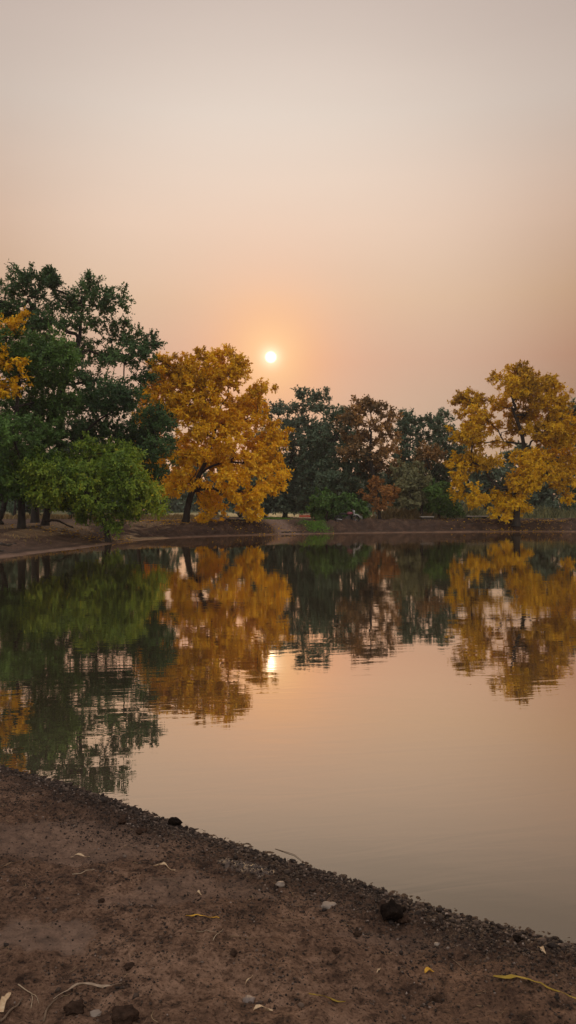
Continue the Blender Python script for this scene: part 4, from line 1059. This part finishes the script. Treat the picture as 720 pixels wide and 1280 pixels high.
# added fill: unseen sky behind and overhead brightened to front-light the leaves
rear_fill = ND(nt, 'ShaderNodeMapRange'); rear_fill.interpolation_type = 'SMOOTHSTEP'
rear_fill.inputs['From Min'].default_value = .45; rear_fill.inputs['From Max'].default_value = -.75; rear_fill.inputs['To Min'].default_value = 0; rear_fill.inputs['To Max'].default_value = 1
L(nt, sp.outputs[1], rear_fill.inputs['Value'])
skn = ND(nt, 'ShaderNodeMapping'); skn.inputs['Scale'].default_value = (1.2, 1.2, 6.5); skn.inputs['Rotation'].default_value = (0, .12, 0); L(nt, nz.outputs[0], skn.inputs[0])
skt = ND(nt, 'ShaderNodeTexNoise', Scale=1.6, Detail=4.0, Roughness=.5); L(nt, skn.outputs[0], skt.inputs['Vector'])
streak = mathn(nt, 'ADD', 1.0, mathn(nt, 'MULTIPLY', mathn(nt, 'SUBTRACT', skt.outputs['Fac'], .5), .16))
strm = ND(nt, 'ShaderNodeMixRGB', blend_type='MULTIPLY'); strm.inputs[0].default_value = 1; L(nt, rm.outputs[0], strm.inputs[1]); L(nt, streak, strm.inputs[2])
base_c = addc(strm.outputs[0], colmul(rear_fill.outputs[0], (.50, .54, .52)))
def subc(a_, b_):
    mm = ND(nt, 'ShaderNodeMixRGB', blend_type='SUBTRACT'); mm.inputs[0].default_value = 1; L(nt, a_, mm.inputs[1]); L(nt, b_, mm.inputs[2]); return mm.outputs[0]
c = addc(base_c, colmul(gauss(.30, 1), (.755, .693, .602)))
c = addc(c, colmul(gauss(.12, 1), (.352, .206, .175)))
c = subc(c, colmul(gauss(.18, 1), (.67, .58, .50)))
c = addc(c, colmul(gauss(.07, 1), (.115, .046, 0)))
c = subc(c, colmul(gauss(.06, 1), (0, .045, .11)))
c = addc(c, colmul(gauss(.035, 1), (.08, .16, .11)))
c = addc(c, colmul(gauss(.0115, 1), (.35, .42, .38)))
# the sun's face, slightly soft through the haze
disc = ND(nt, 'ShaderNodeMapRange'); disc.interpolation_type = 'SMOOTHSTEP'
disc.inputs['From Min'].default_value = .0080; disc.inputs['From Max'].default_value = .0056; disc.inputs['To Min'].default_value = 0; disc.inputs['To Max'].default_value = 1
L(nt, ang, disc.inputs['Value']); c = addc(c, colmul(disc.outputs[0], (.60, .55, .50)))
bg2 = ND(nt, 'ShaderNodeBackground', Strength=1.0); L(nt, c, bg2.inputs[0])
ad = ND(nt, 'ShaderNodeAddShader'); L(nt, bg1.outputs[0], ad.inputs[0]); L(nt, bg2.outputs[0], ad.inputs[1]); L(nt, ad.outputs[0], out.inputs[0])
w.cycles.sampling_method = 'MANUAL'; w.cycles.sample_map_resolution = 1024

ld = bpy.data.lights.new('sun', 'SUN'); ld.energy = 1.2; ld.angle = math.radians(.5); ld.color = (1.0, .62, .30)
lo = bpy.data.objects.new('sun', ld); COL.objects.link(lo); lo.rotation_euler = sdir.to_track_quat('Z', 'Y').to_euler(); lo.location = sdir*200

# ------------------------------------------------------------------ camera
cam = bpy.data.cameras.new('camera'); co = bpy.data.objects.new('camera', cam); COL.objects.link(co)
cam.sensor_fit = 'VERTICAL'; cam.sensor_height = 24; cam.lens = 24*FPX/1280; cam.clip_end = 3000; cam.clip_start = .05
co.location = (0, 0, EYE); co.rotation_euler = (math.radians(90)-math.atan(3/FPX), 0, 0)
scene.camera = co

scene.render.engine = 'CYCLES'
scene.cycles.use_denoising = True
scene.cycles.max_bounces = 8; scene.cycles.transparent_max_bounces = 8; scene.cycles.volume_bounces = 1
scene.cycles.sample_clamp_indirect = 1.8; scene.cycles.sample_clamp_direct = 1.8
vs = scene.view_settings; vs.view_transform = 'Standard'; vs.look = 'None'; vs.exposure = 0; vs.gamma = 1; vs.use_curve_mapping = False
